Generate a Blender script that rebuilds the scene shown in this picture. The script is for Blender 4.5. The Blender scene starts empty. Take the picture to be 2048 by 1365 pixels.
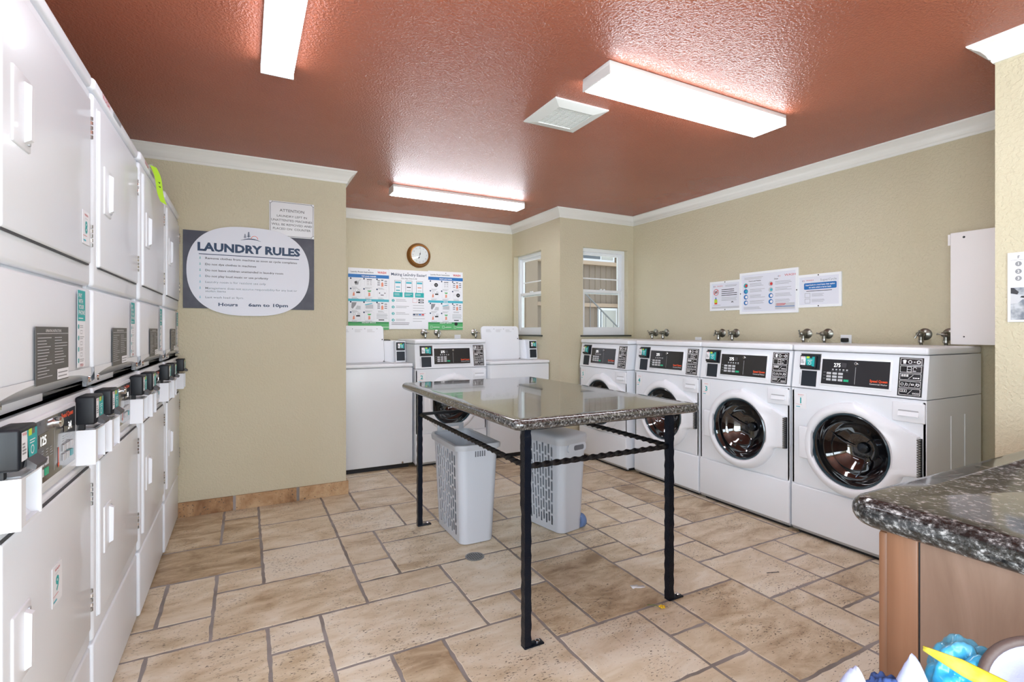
import bpy, bmesh, math, random
from mathutils import Matrix, Vector
random.seed(7)
S = bpy.context.scene
C = S.collection
PI = math.pi

# ---------------------------------------------------------------- camera, world, light, exposure
CAM_H = 1.22
cd = bpy.data.cameras.new('camera'); cam = bpy.data.objects.new('camera', cd); C.objects.link(cam)
cd.sensor_width = 36.0; cd.sensor_fit = 'HORIZONTAL'; cd.lens = 1014.0/2048*36
cd.shift_y = -(682.5-661)/2048.0
cd.clip_start = 0.02; cd.clip_end = 200
cam.location = (0, 0, CAM_H); cam.rotation_euler = (PI/2, 0, -math.atan(534/1014.0))
S.camera = cam
S.view_settings.view_transform = 'Standard'; S.view_settings.look = 'None'
S.view_settings.gamma = 1; S.view_settings.use_curve_mapping = False
S.view_settings.exposure = 1.06
S.cycles.max_bounces = 10; S.cycles.diffuse_bounces = 6; S.cycles.glossy_bounces = 5
S.cycles.transparent_max_bounces = 12; S.cycles.sample_clamp_indirect = 6
W = bpy.data.worlds.new('sky'); S.world = W; W.use_nodes = True
bg = W.node_tree.nodes['Background']; bg.inputs[0].default_value = (0.80, 0.90, 1.0, 1); bg.inputs[1].default_value = 1.7
def lamp(name, kind, loc, rot, power, color=(1, 1, 1), size=None, size_y=None):
    l = bpy.data.lights.new(name, kind); o = bpy.data.objects.new(name, l); C.objects.link(o)
    o.location = loc; o.rotation_euler = rot; l.energy = power; l.color = color
    if size: l.shape = 'RECTANGLE'; l.size = size; l.size_y = size_y
    return o
sun = lamp('sun', 'SUN', (8, 6, 9), (0, math.radians(-8), math.radians(20)), 4.0, (1, .97, .92)); sun.data.angle = .02
# daylight through the open double doorway behind the camera and the wide window left of the camera
lamp('doorway_daylight', 'AREA', (0.55, -1.70, 1.15), (PI/2, 0, 0), 39, (.80, .91, 1.0), 2.4, 2.1)
lamp('window_daylight', 'AREA', (-1.24, -.60, 1.20), (0, -PI/2, 0), 45, (.80, .91, 1.0), 1.9, 1.7)

# ---------------------------------------------------------------- materials
def lin(c):
    return tuple((v/255/12.92 if v/255 <= .04045 else ((v/255+.055)/1.055)**2.4) for v in c) + (1,)
MATS = {}
def mat(name, rgb, rough=.5, metal=0, coat=0, emit=None, estr=0, bump=None, spec=.5, vary=None):
    if name in MATS: return MATS[name]
    m = bpy.data.materials.new(name); m.use_nodes = True; nt = m.node_tree; b = nt.nodes['Principled BSDF']
    b.inputs['Base Color'].default_value = lin(rgb); b.inputs['Roughness'].default_value = rough
    b.inputs['Metallic'].default_value = metal; b.inputs['Coat Weight'].default_value = coat
    b.inputs['Coat Roughness'].default_value = .06
    b.inputs['Specular IOR Level'].default_value = spec
    if emit: b.inputs['Emission Color'].default_value = lin(emit); b.inputs['Emission Strength'].default_value = estr
    N = nt.nodes.new; L = nt.links.new
    tc = None
    def coords():
        nonlocal tc
        if tc is None: tc = N('ShaderNodeTexCoord')
        return tc.outputs['Object']
    if bump:
        sc, st, dist, det = bump
        n = N('ShaderNodeTexNoise'); n.inputs['Scale'].default_value = sc; n.inputs['Detail'].default_value = det
        L(coords(), n.inputs['Vector'])
        bp = N('ShaderNodeBump'); bp.inputs['Strength'].default_value = st; bp.inputs['Distance'].default_value = dist
        L(n.outputs['Fac'], bp.inputs['Height']); L(bp.outputs['Normal'], b.inputs['Normal'])
    if vary:
        sc, rgb2, lo, hi = vary
        n = N('ShaderNodeTexNoise'); n.inputs['Scale'].default_value = sc; n.inputs['Detail'].default_value = 5
        L(coords(), n.inputs['Vector'])
        r = N('ShaderNodeMapRange'); r.inputs['From Min'].default_value = lo; r.inputs['From Max'].default_value = hi
        L(n.outputs['Fac'], r.inputs['Value'])
        mx = N('ShaderNodeMix'); mx.data_type = 'RGBA'; mx.inputs['A'].default_value = lin(rgb); mx.inputs['B'].default_value = lin(rgb2)
        L(r.outputs['Result'], mx.inputs['Factor']); L(mx.outputs['Result'], b.inputs['Base Color'])
    MATS[name] = m
    return m
def granite(name, a, bcol, ccol, scale, spec=.6):
    m = bpy.data.materials.new(name); m.use_nodes = True; nt = m.node_tree; b = nt.nodes['Principled BSDF']
    N = nt.nodes.new; L = nt.links.new
    tc = N('ShaderNodeTexCoord')
    mp = N('ShaderNodeMapping'); mp.inputs['Scale'].default_value = (1, .85, 1); mp.inputs['Rotation'].default_value = (0, 0, .5); L(tc.outputs['Object'], mp.inputs[0])
    n1 = N('ShaderNodeTexNoise'); n1.inputs['Scale'].default_value = scale; n1.inputs['Detail'].default_value = 8; n1.inputs['Roughness'].default_value = .7
    L(mp.outputs[0], n1.inputs['Vector'])
    r = N('ShaderNodeValToRGB'); e = r.color_ramp.elements
    e[0].position = .43; e[0].color = lin(a); e[1].position = .66; e[1].color = lin(ccol)
    x = e.new(.54); x.color = lin(bcol)
    L(n1.outputs['Fac'], r.inputs[0])
    v = N('ShaderNodeTexVoronoi'); v.inputs['Scale'].default_value = scale*3; L(tc.outputs['Object'], v.inputs['Vector'])
    hs = N('ShaderNodeMix'); hs.data_type = 'RGBA'; hs.blend_type = 'MULTIPLY'; hs.inputs['Factor'].default_value = .45
    L(r.outputs[0], hs.inputs['A']); L(v.outputs['Color'], hs.inputs['B'])
    sat = N('ShaderNodeHueSaturation'); sat.inputs['Saturation'].default_value = .05; L(hs.outputs['Result'], sat.inputs['Color'])
    L(sat.outputs[0], b.inputs['Base Color'])
    b.inputs['Roughness'].default_value = .10; b.inputs['Specular IOR Level'].default_value = spec
    if spec > .8: b.inputs['Coat Weight'].default_value = .45; b.inputs['Coat Roughness'].default_value = .02
    MATS[name] = m; return m
def textured(name, rgb, rgb2, rough, scale, dist, spec=.5, patch=None):
    """painted, hand-textured plaster"""
    m = bpy.data.materials.new(name); m.use_nodes = True; nt = m.node_tree; b = nt.nodes['Principled BSDF']
    N = nt.nodes.new; L = nt.links.new
    tc = N('ShaderNodeTexCoord')
    n = N('ShaderNodeTexNoise'); n.inputs['Scale'].default_value = scale; n.inputs['Detail'].default_value = 3; n.inputs['Distortion'].default_value = .4
    L(tc.outputs['Object'], n.inputs['Vector'])
    n2 = N('ShaderNodeTexNoise'); n2.inputs['Scale'].default_value = 1.1; n2.inputs['Detail'].default_value = 3
    L(tc.outputs['Object'], n2.inputs['Vector'])
    mx = N('ShaderNodeMix'); mx.data_type = 'RGBA'; mx.inputs['A'].default_value = lin(rgb); mx.inputs['B'].default_value = lin(rgb2)
    r = N('ShaderNodeMapRange'); r.inputs['From Min'].default_value = .35; r.inputs['From Max'].default_value = .65
    L(n2.outputs['Fac'], r.inputs['Value']); L(r.outputs['Result'], mx.inputs['Factor']); L(mx.outputs['Result'], b.inputs['Base Color'])
    st = N('ShaderNodeMapRange'); st.inputs['From Min'].default_value = .42; st.inputs['From Max'].default_value = .62
    L(n.outputs['Fac'], st.inputs['Value'])
    bp = N('ShaderNodeBump'); bp.inputs['Strength'].default_value = .6; bp.inputs['Distance'].default_value = dist
    L(st.outputs['Result'], bp.inputs['Height']); L(bp.outputs['Normal'], b.inputs['Normal'])
    b.inputs['Roughness'].default_value = rough; b.inputs['Specular IOR Level'].default_value = spec
    MATS[name] = m; return m
def stone(name, tones, rough=.45):
    """travertine: tone picked per tile from the 'tone' attribute, clouding, veins and open pits"""
    m = bpy.data.materials.new(name); m.use_nodes = True; nt = m.node_tree; b = nt.nodes['Principled BSDF']
    N = nt.nodes.new; L = nt.links.new
    tc = N('ShaderNodeTexCoord'); at = N('ShaderNodeAttribute'); at.attribute_name = 'tone'
    sep = N('ShaderNodeSeparateColor'); L(at.outputs['Color'], sep.inputs[0])
    off = N('ShaderNodeVectorMath'); off.operation = 'MULTIPLY_ADD'; off.inputs[1].default_value = (9, 9, 9)
    L(at.outputs['Color'], off.inputs[0]); L(tc.outputs['Object'], off.inputs[2])
    mp = N('ShaderNodeMapping'); mp.inputs['Scale'].default_value = (1, 2.2, 1); L(off.outputs[0], mp.inputs[0])
    n = N('ShaderNodeTexNoise'); n.inputs['Scale'].default_value = 5; n.inputs['Detail'].default_value = 9; n.inputs['Roughness'].default_value = .62; n.inputs['Distortion'].default_value = .5
    L(mp.outputs[0], n.inputs['Vector'])
    r = N('ShaderNodeValToRGB'); e = r.color_ramp.elements
    e[0].position = 0; e[0].color = lin(tones[0]); e[1].position = 1; e[1].color = lin(tones[-1])
    for k, t in enumerate(tones[1:-1]):
        x = e.new((k+1)/(len(tones)-1)); x.color = lin(t)
    a = N('ShaderNodeMath'); a.operation = 'MULTIPLY_ADD'; a.inputs[1].default_value = 2.1; a.inputs[2].default_value = -.98
    L(n.outputs['Fac'], a.inputs[0])
    s = N('ShaderNodeMath'); s.operation = 'ADD'; L(a.outputs[0], s.inputs[0]); L(sep.outputs[0], s.inputs[1])
    L(s.outputs[0], r.inputs[0])
    # pits
    mp2 = N('ShaderNodeMapping'); mp2.inputs['Scale'].default_value = (1, 2.6, 1); L(off.outputs[0], mp2.inputs[0])
    p = N('ShaderNodeTexNoise'); p.inputs['Scale'].default_value = 75; p.inputs['Detail'].default_value = 4; p.inputs['Roughness'].default_value = .55
    L(mp2.outputs[0], p.inputs['Vector'])
    dens = N('ShaderNodeTexNoise'); dens.inputs['Scale'].default_value = 4; L(off.outputs[0], dens.inputs['Vector'])
    pm = N('ShaderNodeMath'); pm.operation = 'MULTIPLY_ADD'; pm.inputs[1].default_value = .22; L(dens.outputs['Fac'], pm.inputs[0]); L(p.outputs['Fac'], pm.inputs[2])
    pr = N('ShaderNodeMapRange'); pr.inputs['From Min'].default_value = .735; pr.inputs['From Max'].default_value = .78; L(pm.outputs[0], pr.inputs['Value'])
    mx = N('ShaderNodeMix'); mx.data_type = 'RGBA'; mx.inputs['B'].default_value = lin((88, 76, 64))
    L(pr.outputs['Result'], mx.inputs['Factor']); L(r.outputs[0], mx.inputs['A']); L(mx.outputs['Result'], b.inputs['Base Color'])
    inv = N('ShaderNodeMath'); inv.operation = 'MULTIPLY_ADD'; inv.inputs[1].default_value = -1.0; L(pr.outputs['Result'], inv.inputs[0]); L(n.outputs['Fac'], inv.inputs[2])
    bp = N('ShaderNodeBump'); bp.inputs['Strength'].default_value = .5; bp.inputs['Distance'].default_value = .0025
    L(inv.outputs[0], bp.inputs['Height']); L(bp.outputs['Normal'], b.inputs['Normal'])
    b.inputs['Roughness'].default_value = rough
    MATS[name] = m; return m
def wood(name, a, bcol, axis_scale):
    m = bpy.data.materials.new(name); m.use_nodes = True; nt = m.node_tree; b = nt.nodes['Principled BSDF']
    N = nt.nodes.new; L = nt.links.new
    tc = N('ShaderNodeTexCoord'); mp = N('ShaderNodeMapping'); mp.inputs['Scale'].default_value = axis_scale; L(tc.outputs['Object'], mp.inputs[0])
    n = N('ShaderNodeTexNoise'); n.inputs['Scale'].default_value = 6; n.inputs['Detail'].default_value = 8; n.inputs['Roughness'].default_value = .6; n.inputs['Distortion'].default_value = .8
    L(mp.outputs[0], n.inputs['Vector'])
    r = N('ShaderNodeMapRange'); r.inputs['From Min'].default_value = .3; r.inputs['From Max'].default_value = .7; L(n.outputs['Fac'], r.inputs['Value'])
    mx = N('ShaderNodeMix'); mx.data_type = 'RGBA'; mx.inputs['A'].default_value = lin(a); mx.inputs['B'].default_value = lin(bcol)
    L(r.outputs['Result'], mx.inputs['Factor']); L(mx.outputs['Result'], b.inputs['Base Color'])
    b.inputs['Roughness'].default_value = .42
    MATS[name] = m; return m
def glass(name):
    m = bpy.data.materials.new(name); m.use_nodes = True; nt = m.node_tree
    N = nt.nodes.new; L = nt.links.new
    nt.nodes.remove(nt.nodes['Principled BSDF']); out = nt.nodes['Material Output']
    t = N('ShaderNodeBsdfTransparent'); t.inputs[0].default_value = (.93, .95, .95, 1); g = N('ShaderNodeBsdfGlossy'); g.inputs['Roughness'].default_value = .02
    lw = N('ShaderNodeLayerWeight'); lw.inputs['Blend'].default_value = .5; pw = N('ShaderNodeMath'); pw.operation = 'POWER'; pw.inputs[1].default_value = 5; L(lw.outputs['Facing'], pw.inputs[0]); f = N('ShaderNodeMath'); f.operation = 'MULTIPLY_ADD'; f.inputs[1].default_value = .8; f.inputs[2].default_value = .05; L(pw.outputs[0], f.inputs[0]); mx = N('ShaderNodeMixShader')
    L(f.outputs[0], mx.inputs[0]); L(t.outputs[0], mx.inputs[1]); L(g.outputs[0], mx.inputs[2]); L(mx.outputs[0], out.inputs[0])
    MATS[name] = m; return m

mat('enamel', (226, 231, 237), .38, coat=.15)
mat('enamel_door', (225, 230, 236), .32, coat=.2)
mat('plastic_white', (229, 233, 239), .36, coat=.15)
mat('grey_strip', (176, 179, 184), .3, coat=.3)
mat('dark_and_shade', (60, 62, 66), .6)  # dark grey parts, and the shade strips painted at the dryer doors
mat('kick', (20, 20, 24), .6)
mat('chrome', (215, 215, 218), .12, 1)
mat('dull_metal', (150, 150, 148), .3, 1)
mat('panel_black', (34, 35, 40), .22, coat=.5)
mat('panel_grey', (62, 63, 68), .22, coat=.5)
mat('reader_black', (16, 21, 28), .42, spec=.35)
mat('recess', (26, 36, 46), .5)
mat('ink_white', (238, 238, 240), .5)
mat('ink_black', (25, 26, 30), .5)
mat('ink_grey', (140, 142, 146), .5)
mat('ink_lgrey', (196, 199, 203), .5)
mat('ink_navy', (26, 58, 92), .5)
mat('ink_blue', (30, 110, 180), .5)
mat('ink_cyan', (70, 178, 196), .5)
mat('ink_teal', (28, 168, 168), .5)
mat('ink_red', (205, 50, 52), .5)
mat('ink_orange', (225, 82, 40), .5)
mat('ink_skin', (222, 140, 110), .5)
mat('ink_green', (92, 178, 110), .5)
mat('ink_yellow', (190, 220, 60), .5)
mat('ink_dgreen', (60, 150, 90), .5)
mat('key_green', (40, 176, 130), .4)
mat('key_teal', (80, 160, 168), .4)
mat('led', (250, 250, 255), .4, emit=(255, 255, 255), estr=.6)
mat('paper', (232, 234, 238), .55)
mat('paper_lilac', (222, 226, 236), .45)
mat('sign_grey', (84, 87, 98), .55, vary=(9, (98, 101, 112), .4, .65))
mat('label_grey', (84, 84, 82), .5)
mat('white_frame', (236, 240, 244), .35)
mat('photo_grey', (120, 128, 138), .5, vary=(30, (190, 195, 200), .4, .6))
mat('door_glass', (9, 11, 15), .04, coat=1, spec=.9)
mat('door_gasket', (40, 62, 72), .2, coat=.6)
mat('drum_metal', (72, 78, 86), .18, .9)
mat('trim_white', (230, 230, 226), .45)
mat('vinyl_white', (228, 232, 236), .4)
mat('sill_dark', (58, 62, 58), .3, coat=.3)
mat('lens', (255, 255, 255), .5, emit=(240, 244, 252), estr=9.2)
mat('lens_dim', (255, 255, 255), .5, emit=(236, 242, 255), estr=5.5)  # emission turned down to keep the nearby dryers from overexposing
mat('fixture_metal', (206, 206, 206), .4)
mat('vent_white', (226, 230, 228), .5)
mat('vent_mesh', (150, 152, 140), .7, vary=(11, (84, 84, 76), .46, .56))
mat('iron', (16, 24, 38), .32, .55, bump=(140, .6, .002, 2))
mat('iron_black', (24, 24, 28), .4, .5, bump=(160, .5, .002, 2))
mat('hamper', (188, 192, 201), .45)
mat('hamper_lid', (176, 178, 184), .45)
mat('hamper_dark', (96, 98, 106), .6)
mat('wheel_blue', (96, 120, 164), .5)
mat('brass', (140, 94, 50), .28, .9)
mat('brass_light', (222, 176, 110), .25, .8)
mat('clock_face', (226, 228, 226), .3)
mat('valve', (140, 140, 132), .32, .9, bump=(90, .4, .001, 2))
mat('valve_chrome', (190, 190, 188), .2, 1)
mat('outlet', (226, 230, 234), .4)
mat('tag_green', (176, 224, 52), .6)
mat('panel_board', (232, 230, 230), .5)
mat('siding', (98, 86, 76), .8, bump=(30, .3, .004, 2))
mat('siding_light', (108, 95, 82), .8)
mat('ext_trim', (130, 112, 95), .7)
mat('ext_white', (178, 180, 184), .6)
mat('ext_glass', (52, 58, 66), .15)
mat('ext_blind', (132, 132, 128), .6)
mat('rail', (92, 95, 100), .4, .7)
mat('ground', (200, 196, 188), .9, bump=(8, .3, .01, 4))
mat('grass', (86, 110, 52), .9, vary=(12, (130, 140, 80), .4, .6))
mat('blue_plastic', (84, 160, 192), .3, coat=.5, vary=(14, (40, 160, 210), .4, .65))
mat('blue_dark', (48, 76, 132), .8)
mat('tissue', (158, 164, 194), .9, bump=(60, .5, .004, 4))
mat('yellow_strip', (196, 182, 36), .4, vary=(16, (224, 220, 120), .5, .7))
mat('rim_brown', (84, 70, 66), .55, bump=(120, .5, .002, 3))
mat('bin_grey', (70, 70, 74), .5)
mat('flower', (236, 196, 40), .7)
mat('stem', (96, 120, 60), .7)
mat('grout', (152, 146, 144), .85, bump=(60, .6, .003, 4), vary=(5, (126, 119, 114), .4, .65))
granite('granite', (30, 32, 38), (86, 86, 84), (176, 174, 170), 110, .9)
granite('granite_counter', (20, 24, 32), (66, 70, 76), (176, 178, 180), 100, .5)
textured('ceiling_paint', (168, 94, 68), (158, 86, 62), .27, 95, .005, spec=.5)
textured('wall_paint', (199, 191, 164), (203, 196, 172), .62, 70, .0025, spec=.3)
stone('travertine', [(150, 127, 98), (182, 161, 131), (204, 188, 161), (216, 203, 181), (224, 215, 198)], .42)
stone('travertine_base', [(130, 92, 56), (166, 128, 88), (190, 158, 120), (204, 178, 142), (216, 196, 164)], .5)
wood('oak', (142, 116, 101), (120, 94, 79), (3, 3, .5))
wood('oak_edge', (140, 98, 72), (118, 80, 56), (3, 3, .4))
glass('pane_glass')

# ---------------------------------------------------------------- mesh builder
_txt = {}
def text_mesh(s, bold=0.0):
    k = (s, bold)
    if k in _txt: return _txt[k]
    cu = bpy.data.curves.new('t', 'FONT'); cu.body = s; cu.size = 1; cu.resolution_u = 2; cu.offset = bold
    o = bpy.data.objects.new('t', cu); C.objects.link(o)
    dg = bpy.context.evaluated_depsgraph_get(); me = o.evaluated_get(dg).to_mesh()
    vs = [(v.co.x, v.co.y) for v in me.vertices]; fs = [tuple(p.vertices) for p in me.polygons]
    o.evaluated_get(dg).to_mesh_clear(); bpy.data.objects.remove(o); bpy.data.curves.remove(cu)
    if not vs: vs = [(0, 0)]
    x0 = min(v[0] for v in vs); x1 = max(v[0] for v in vs); y1 = max(v[1] for v in vs)
    _txt[k] = (vs, fs, x0, x1, y1); return _txt[k]

class MB:
    def __init__(self): self.v = []; self.f = []; self.m = []; self.mats = []; self.M = Matrix.Identity(4)
    def mi(self, m):
        if m not in self.mats: self.mats.append(m)
        return self.mats.index(m)
    def add(self, vs, fs, m):
        b = len(self.v); i = self.mi(m)
        self.v += [tuple(self.M @ Vector(v)) for v in vs]
        self.f += [tuple(b+k for k in f) for f in fs]; self.m += [i]*len(fs)
        return self
    def box(self, x0, x1, y0, y1, z0, z1, m, bev=0, seg=2):
        if x1 < x0: x0, x1 = x1, x0
        if y1 < y0: y0, y1 = y1, y0
        if z1 < z0: z0, z1 = z1, z0
        if bev <= 0:
            vs = [(x, y, z) for x in (x0, x1) for y in (y0, y1) for z in (z0, z1)]
            return self.add(vs, [(0, 1, 3, 2), (4, 6, 7, 5), (0, 4, 5, 1), (2, 3, 7, 6), (0, 2, 6, 4), (1, 5, 7, 3)], m)
        bm = bmesh.new(); bmesh.ops.create_cube(bm, size=1)
        for v in bm.verts: v.co = Vector(((x0+x1)/2+v.co.x*(x1-x0), (y0+y1)/2+v.co.y*(y1-y0), (z0+z1)/2+v.co.z*(z1-z0)))
        bmesh.ops.bevel(bm, geom=bm.edges[:], offset=min(bev, .49*min(x1-x0, y1-y0, z1-z0)), segments=seg, profile=.5, affect='EDGES')
        return self.addbm(bm, m)
    def addbm(self, bm, m):
        bm.verts.index_update(); vs = [tuple(v.co) for v in bm.verts]; fs = [tuple(v.index for v in f.verts) for f in bm.faces]; bm.free()
        return self.add(vs, fs, m)
    def lathe(self, prof, m, n=32, c=(0, 0, 0), axis='Y', cap0=False, cap1=False):
        """prof: [(r, t)] t along axis"""
        vs = []
        for r, t in prof:
            for k in range(n):
                a = 2*PI*k/n; p, q = r*math.cos(a), r*math.sin(a)
                d = {'Y': (p, t, q), 'Z': (p, q, t), 'X': (t, p, q)}[axis]
                vs.append((c[0]+d[0], c[1]+d[1], c[2]+d[2]))
        fs = []
        for i in range(len(prof)-1):
            for k in range(n):
                k2 = (k+1) % n; q = (i*n+k, i*n+k2, (i+1)*n+k2, (i+1)*n+k)
                fs.append(q if axis != 'Y' else q[::-1])
        if cap0: fs.append(tuple(range(n)))
        if cap1: fs.append(tuple((len(prof)-1)*n+k for k in range(n)))
        return self.add(vs, fs, m)
    def cyl(self, p, q, r, m, n=12, r2=None):
        return self.tube([p, q], [r, r if r2 is None else r2], m, n)
    def tube(self, pts, rad, m, n=10, twist=0, square=False):
        pts = [Vector(p) for p in pts]
        if not isinstance(rad, (list, tuple)): rad = [rad]*len(pts)
        vs = []; up = Vector((0, 0, 1))
        d0 = (pts[1]-pts[0]).normalized()
        if abs(d0.z) > .95: up = Vector((0, 1, 0))
        for i, p in enumerate(pts):
            d = (pts[min(i+1, len(pts)-1)]-pts[max(i-1, 0)]).normalized()
            a = d.cross(up).normalized(); b = a.cross(d).normalized()
            for k in range(n):
                t = 2*PI*k/n+twist*i+(PI/4 if square else 0)
                vs.append(tuple(p+(a*math.cos(t)+b*math.sin(t))*rad[i]))
        fs = [(i*n+k, i*n+(k+1) % n, (i+1)*n+(k+1) % n, (i+1)*n+k) for i in range(len(pts)-1) for k in range(n)]
        fs += [tuple(range(n))[::-1], tuple((len(pts)-1)*n+k for k in range(n))]
        return self.add(vs, fs, m)
    def prism(self, poly, m, y0, y1, plane='XZ'):
        """polygon extruded; plane XZ: poly (x,z) from y0 to y1; YZ: (y,z) from x0 to x1; XY: (x,y) from z0 to z1"""
        n = len(poly)
        f = {'XZ': lambda a, b, t: (a, t, b), 'YZ': lambda a, b, t: (t, a, b), 'XY': lambda a, b, t: (a, b, t)}[plane]
        vs = [f(a, b, y0) for a, b in poly]+[f(a, b, y1) for a, b in poly]
        fs = [tuple(range(n)), tuple(range(n, 2*n))[::-1]]+[(i, n+i, n+(i+1) % n, (i+1) % n) for i in range(n)]
        return self.add(vs, fs, m)
    # printing on a plane that faces -Y
    def rect(self, x0, z0, x1, z1, y, m): return self.add([(x0, y, z0), (x1, y, z0), (x1, y, z1), (x0, y, z1)], [(0, 1, 2, 3)], m)
    def poly(self, pts, y, m): return self.add([(a, y, b) for a, b in pts], [tuple(range(len(pts)))], m)
    def disc(self, cx, cz, r, y, m, n=18, rz=None):
        rz = rz or r
        return self.poly([(cx+r*math.cos(2*PI*k/n), cz+rz*math.sin(2*PI*k/n)) for k in range(n)], y, m)
    def ring(self, cx, cz, r, w, y, m, n=20, a0=0, a1=2*PI, rz=None):
        rz = rz or r; vs = []
        for k in range(n+1):
            a = a0+(a1-a0)*k/n
            vs += [(cx+r*math.cos(a), y, cz+rz*math.sin(a)), (cx+(r-w)*math.cos(a), y, cz+(rz-w)*math.sin(a))]
        return self.add(vs, [(2*k, 2*k+2, 2*k+3, 2*k+1) for k in range(n)], m)
    def frame(self, x0, z0, x1, z1, w, y, m):
        self.rect(x0, z0, x1, z0+w, y, m); self.rect(x0, z1-w, x1, z1, y, m); self.rect(x0, z0+w, x0+w, z1-w, y, m); self.rect(x1-w, z0+w, x1, z1-w, y, m)
        return self
    def text(self, s, x, z, h, y, m, align='C', width=None, bold=0.0):
        vs, fs, a, b, t = text_mesh(s, bold)
        sz = h/.70; sx = sz
        if width: sx = width/max(b-a, 1e-6)
        w = (b-a)*sx
        ox = x-(w/2 if align == 'C' else (w if align == 'R' else 0))
        return self.add([(ox+(p-a)*sx, y, z+q*sz) for p, q in vs], fs, m)
    def lines(self, x0, x1, z, n, dz, h, y, m, seed=0, ragged=.35):
        r = random.Random(seed)
        for k in range(n):
            self.rect(x0, z-k*dz, x1-(x1-x0)*ragged*r.random(), z-k*dz+h, y, m)
        return self
    def build(self, name, parent=None, label=None, recalc=True, smooth=35):
        me = bpy.data.meshes.new(name); me.from_pydata(self.v, [], self.f)
        for k in self.mats: me.materials.append(MATS[k])
        me.polygons.foreach_set('material_index', self.m)
        me.validate()
        if recalc:
            bm = bmesh.new(); bm.from_mesh(me); bmesh.ops.recalc_face_normals(bm, faces=bm.faces); bm.to_mesh(me); bm.free()
        if smooth:
            me.polygons.foreach_set('use_smooth', [True]*len(me.polygons)); me.set_sharp_from_angle(angle=math.radians(smooth))
        o = bpy.data.objects.new(name, me); C.objects.link(o)
        if parent: o.parent = parent
        if label: o['label'] = label
        return o

def thing(name, label, cat, loc=(0, 0, 0), rz=0, group=None):
    o = bpy.data.objects.new(name, None); C.objects.link(o); o.empty_display_size = .1
    o.location = loc; o.rotation_euler = (0, 0, rz)
    return tag(o, label, cat, group)
def tag(o, label, cat, group=None):
    o['label'] = label; o['category'] = cat
    if group: o['group'] = group
    return o
def struct(o): o['kind'] = 'structure'; return o
def place(o, loc, rz=0): o.location = loc; o.rotation_euler = (0, 0, rz); return o
def dup(root, loc, rz, label, scale=None, skip=()):
    def cp(o, par):
        c = o.copy(); C.objects.link(c)
        if par: c.parent = par
        for ch in list(o.children):
            if ch.name.split('.')[0] not in skip: cp(ch, c)
        return c
    r = cp(root, None); r.location = loc; r.rotation_euler = (0, 0, rz); r['label'] = label
    if scale: r.scale = scale
    return r
def rrect(x0, x1, y0, y1, r, n=6):
    """rounded rectangle outline, offset inwards by calling with smaller bounds"""
    out = []
    for cx, cy, a in ((x1-r, y1-r, 0), (x0+r, y1-r, PI/2), (x0+r, y0+r, PI), (x1-r, y0+r, 3*PI/2)):
        for k in range(n+1):
            t = a+PI/2*k/n; out.append((cx+r*math.cos(t), cy+r*math.sin(t)))
    return out
def slab(mb, x0, x1, y0, y1, r, prof, m, cap0=True, cap1=True, n=6):
    """stack of rounded rectangles; prof: [(inset, z)]"""
    rings = []
    for d, z in prof:
        rings.append([(a, b, z) for a, b in rrect(x0+d, x1-d, y0+d, y1-d, max(r-d, .001), n)])
    k = len(rings[0]); vs = [p for q in rings for p in q]
    fs = [(i*k+j, i*k+(j+1) % k, (i+1)*k+(j+1) % k, (i+1)*k+j) for i in range(len(rings)-1) for j in range(k)]
    if cap0: fs.append(tuple(range(k))[::-1])
    if cap1: fs.append(tuple((len(rings)-1)*k+j for j in range(k)))
    return mb.add(vs, fs, m)

# ---------------------------------------------------------------- the room
CEIL = 2.40
ROOM = [(-1.14, -1.6), (2.72, -1.6), (2.72, .916), (3.62, .916), (3.62, 4.13), (2.70, 4.13), (2.70, 5.12), (.668, 5.12), (.668, 3.93), (-1.14, 3.93)]
WT = .12
def wall(name, p, q, holes=(), ep=0, eq=0):
    p = Vector(p); q = Vector(q); d = (q-p).normalized(); out = Vector((d.y, -d.x)); Lw = (q-p).length
    mb = MB()
    ss = sorted({-ep, Lw+eq, *[h[0] for h in holes], *[h[1] for h in holes]}); zs = sorted({0, CEIL+.1, *[h[2] for h in holes], *[h[3] for h in holes]})
    def P(s, z, t): w = p+d*s+out*t; return (w.x, w.y, z)
    inh = lambda s, z: any(h[0] < s < h[1] and h[2] < z < h[3] for h in holes)
    for i in range(len(ss)-1):
        for j in range(len(zs)-1):
            a, b, c, e = ss[i], ss[i+1], zs[j], zs[j+1]
            if inh((a+b)/2, (c+e)/2): continue
            mb.add([P(a, c, 0), P(b, c, 0), P(b, e, 0), P(a, e, 0)], [(0, 1, 2, 3)], 'wall_paint')
            mb.add([P(a, c, WT), P(b, c, WT), P(b, e, WT), P(a, e, WT)], [(3, 2, 1, 0)], 'wall_paint')
    for h in holes:
        for a, b in (((h[0], h[2]), (h[1], h[2])), ((h[1], h[2]), (h[1], h[3])), ((h[1], h[3]), (h[0], h[3])), ((h[0], h[3]), (h[0], h[2]))):
            mb.add([P(*a, 0), P(*b, 0), P(*b, WT), P(*a, WT)], [(0, 1, 2, 3)], 'wall_paint')
    for s in ([-ep] if ep else [])+([Lw+eq] if eq else []): mb.add([P(s, 0, 0), P(s, CEIL+.1, 0), P(s, CEIL+.1, WT), P(s, 0, WT)], [(0, 1, 2, 3)], 'wall_paint')
    return struct(mb.build(name, recalc=False, smooth=0))
wall('wall_behind_camera', ROOM[0], ROOM[1], [(.44, 2.94, 0.0, 2.2)], WT, WT)
wall('wall_near_right', ROOM[1], ROOM[2])
wall('wall_near_right_return', ROOM[2], (3.62, .916), (), 0, WT)
wall('wall_right', ROOM[3], ROOM[4], (), WT, WT)
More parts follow.
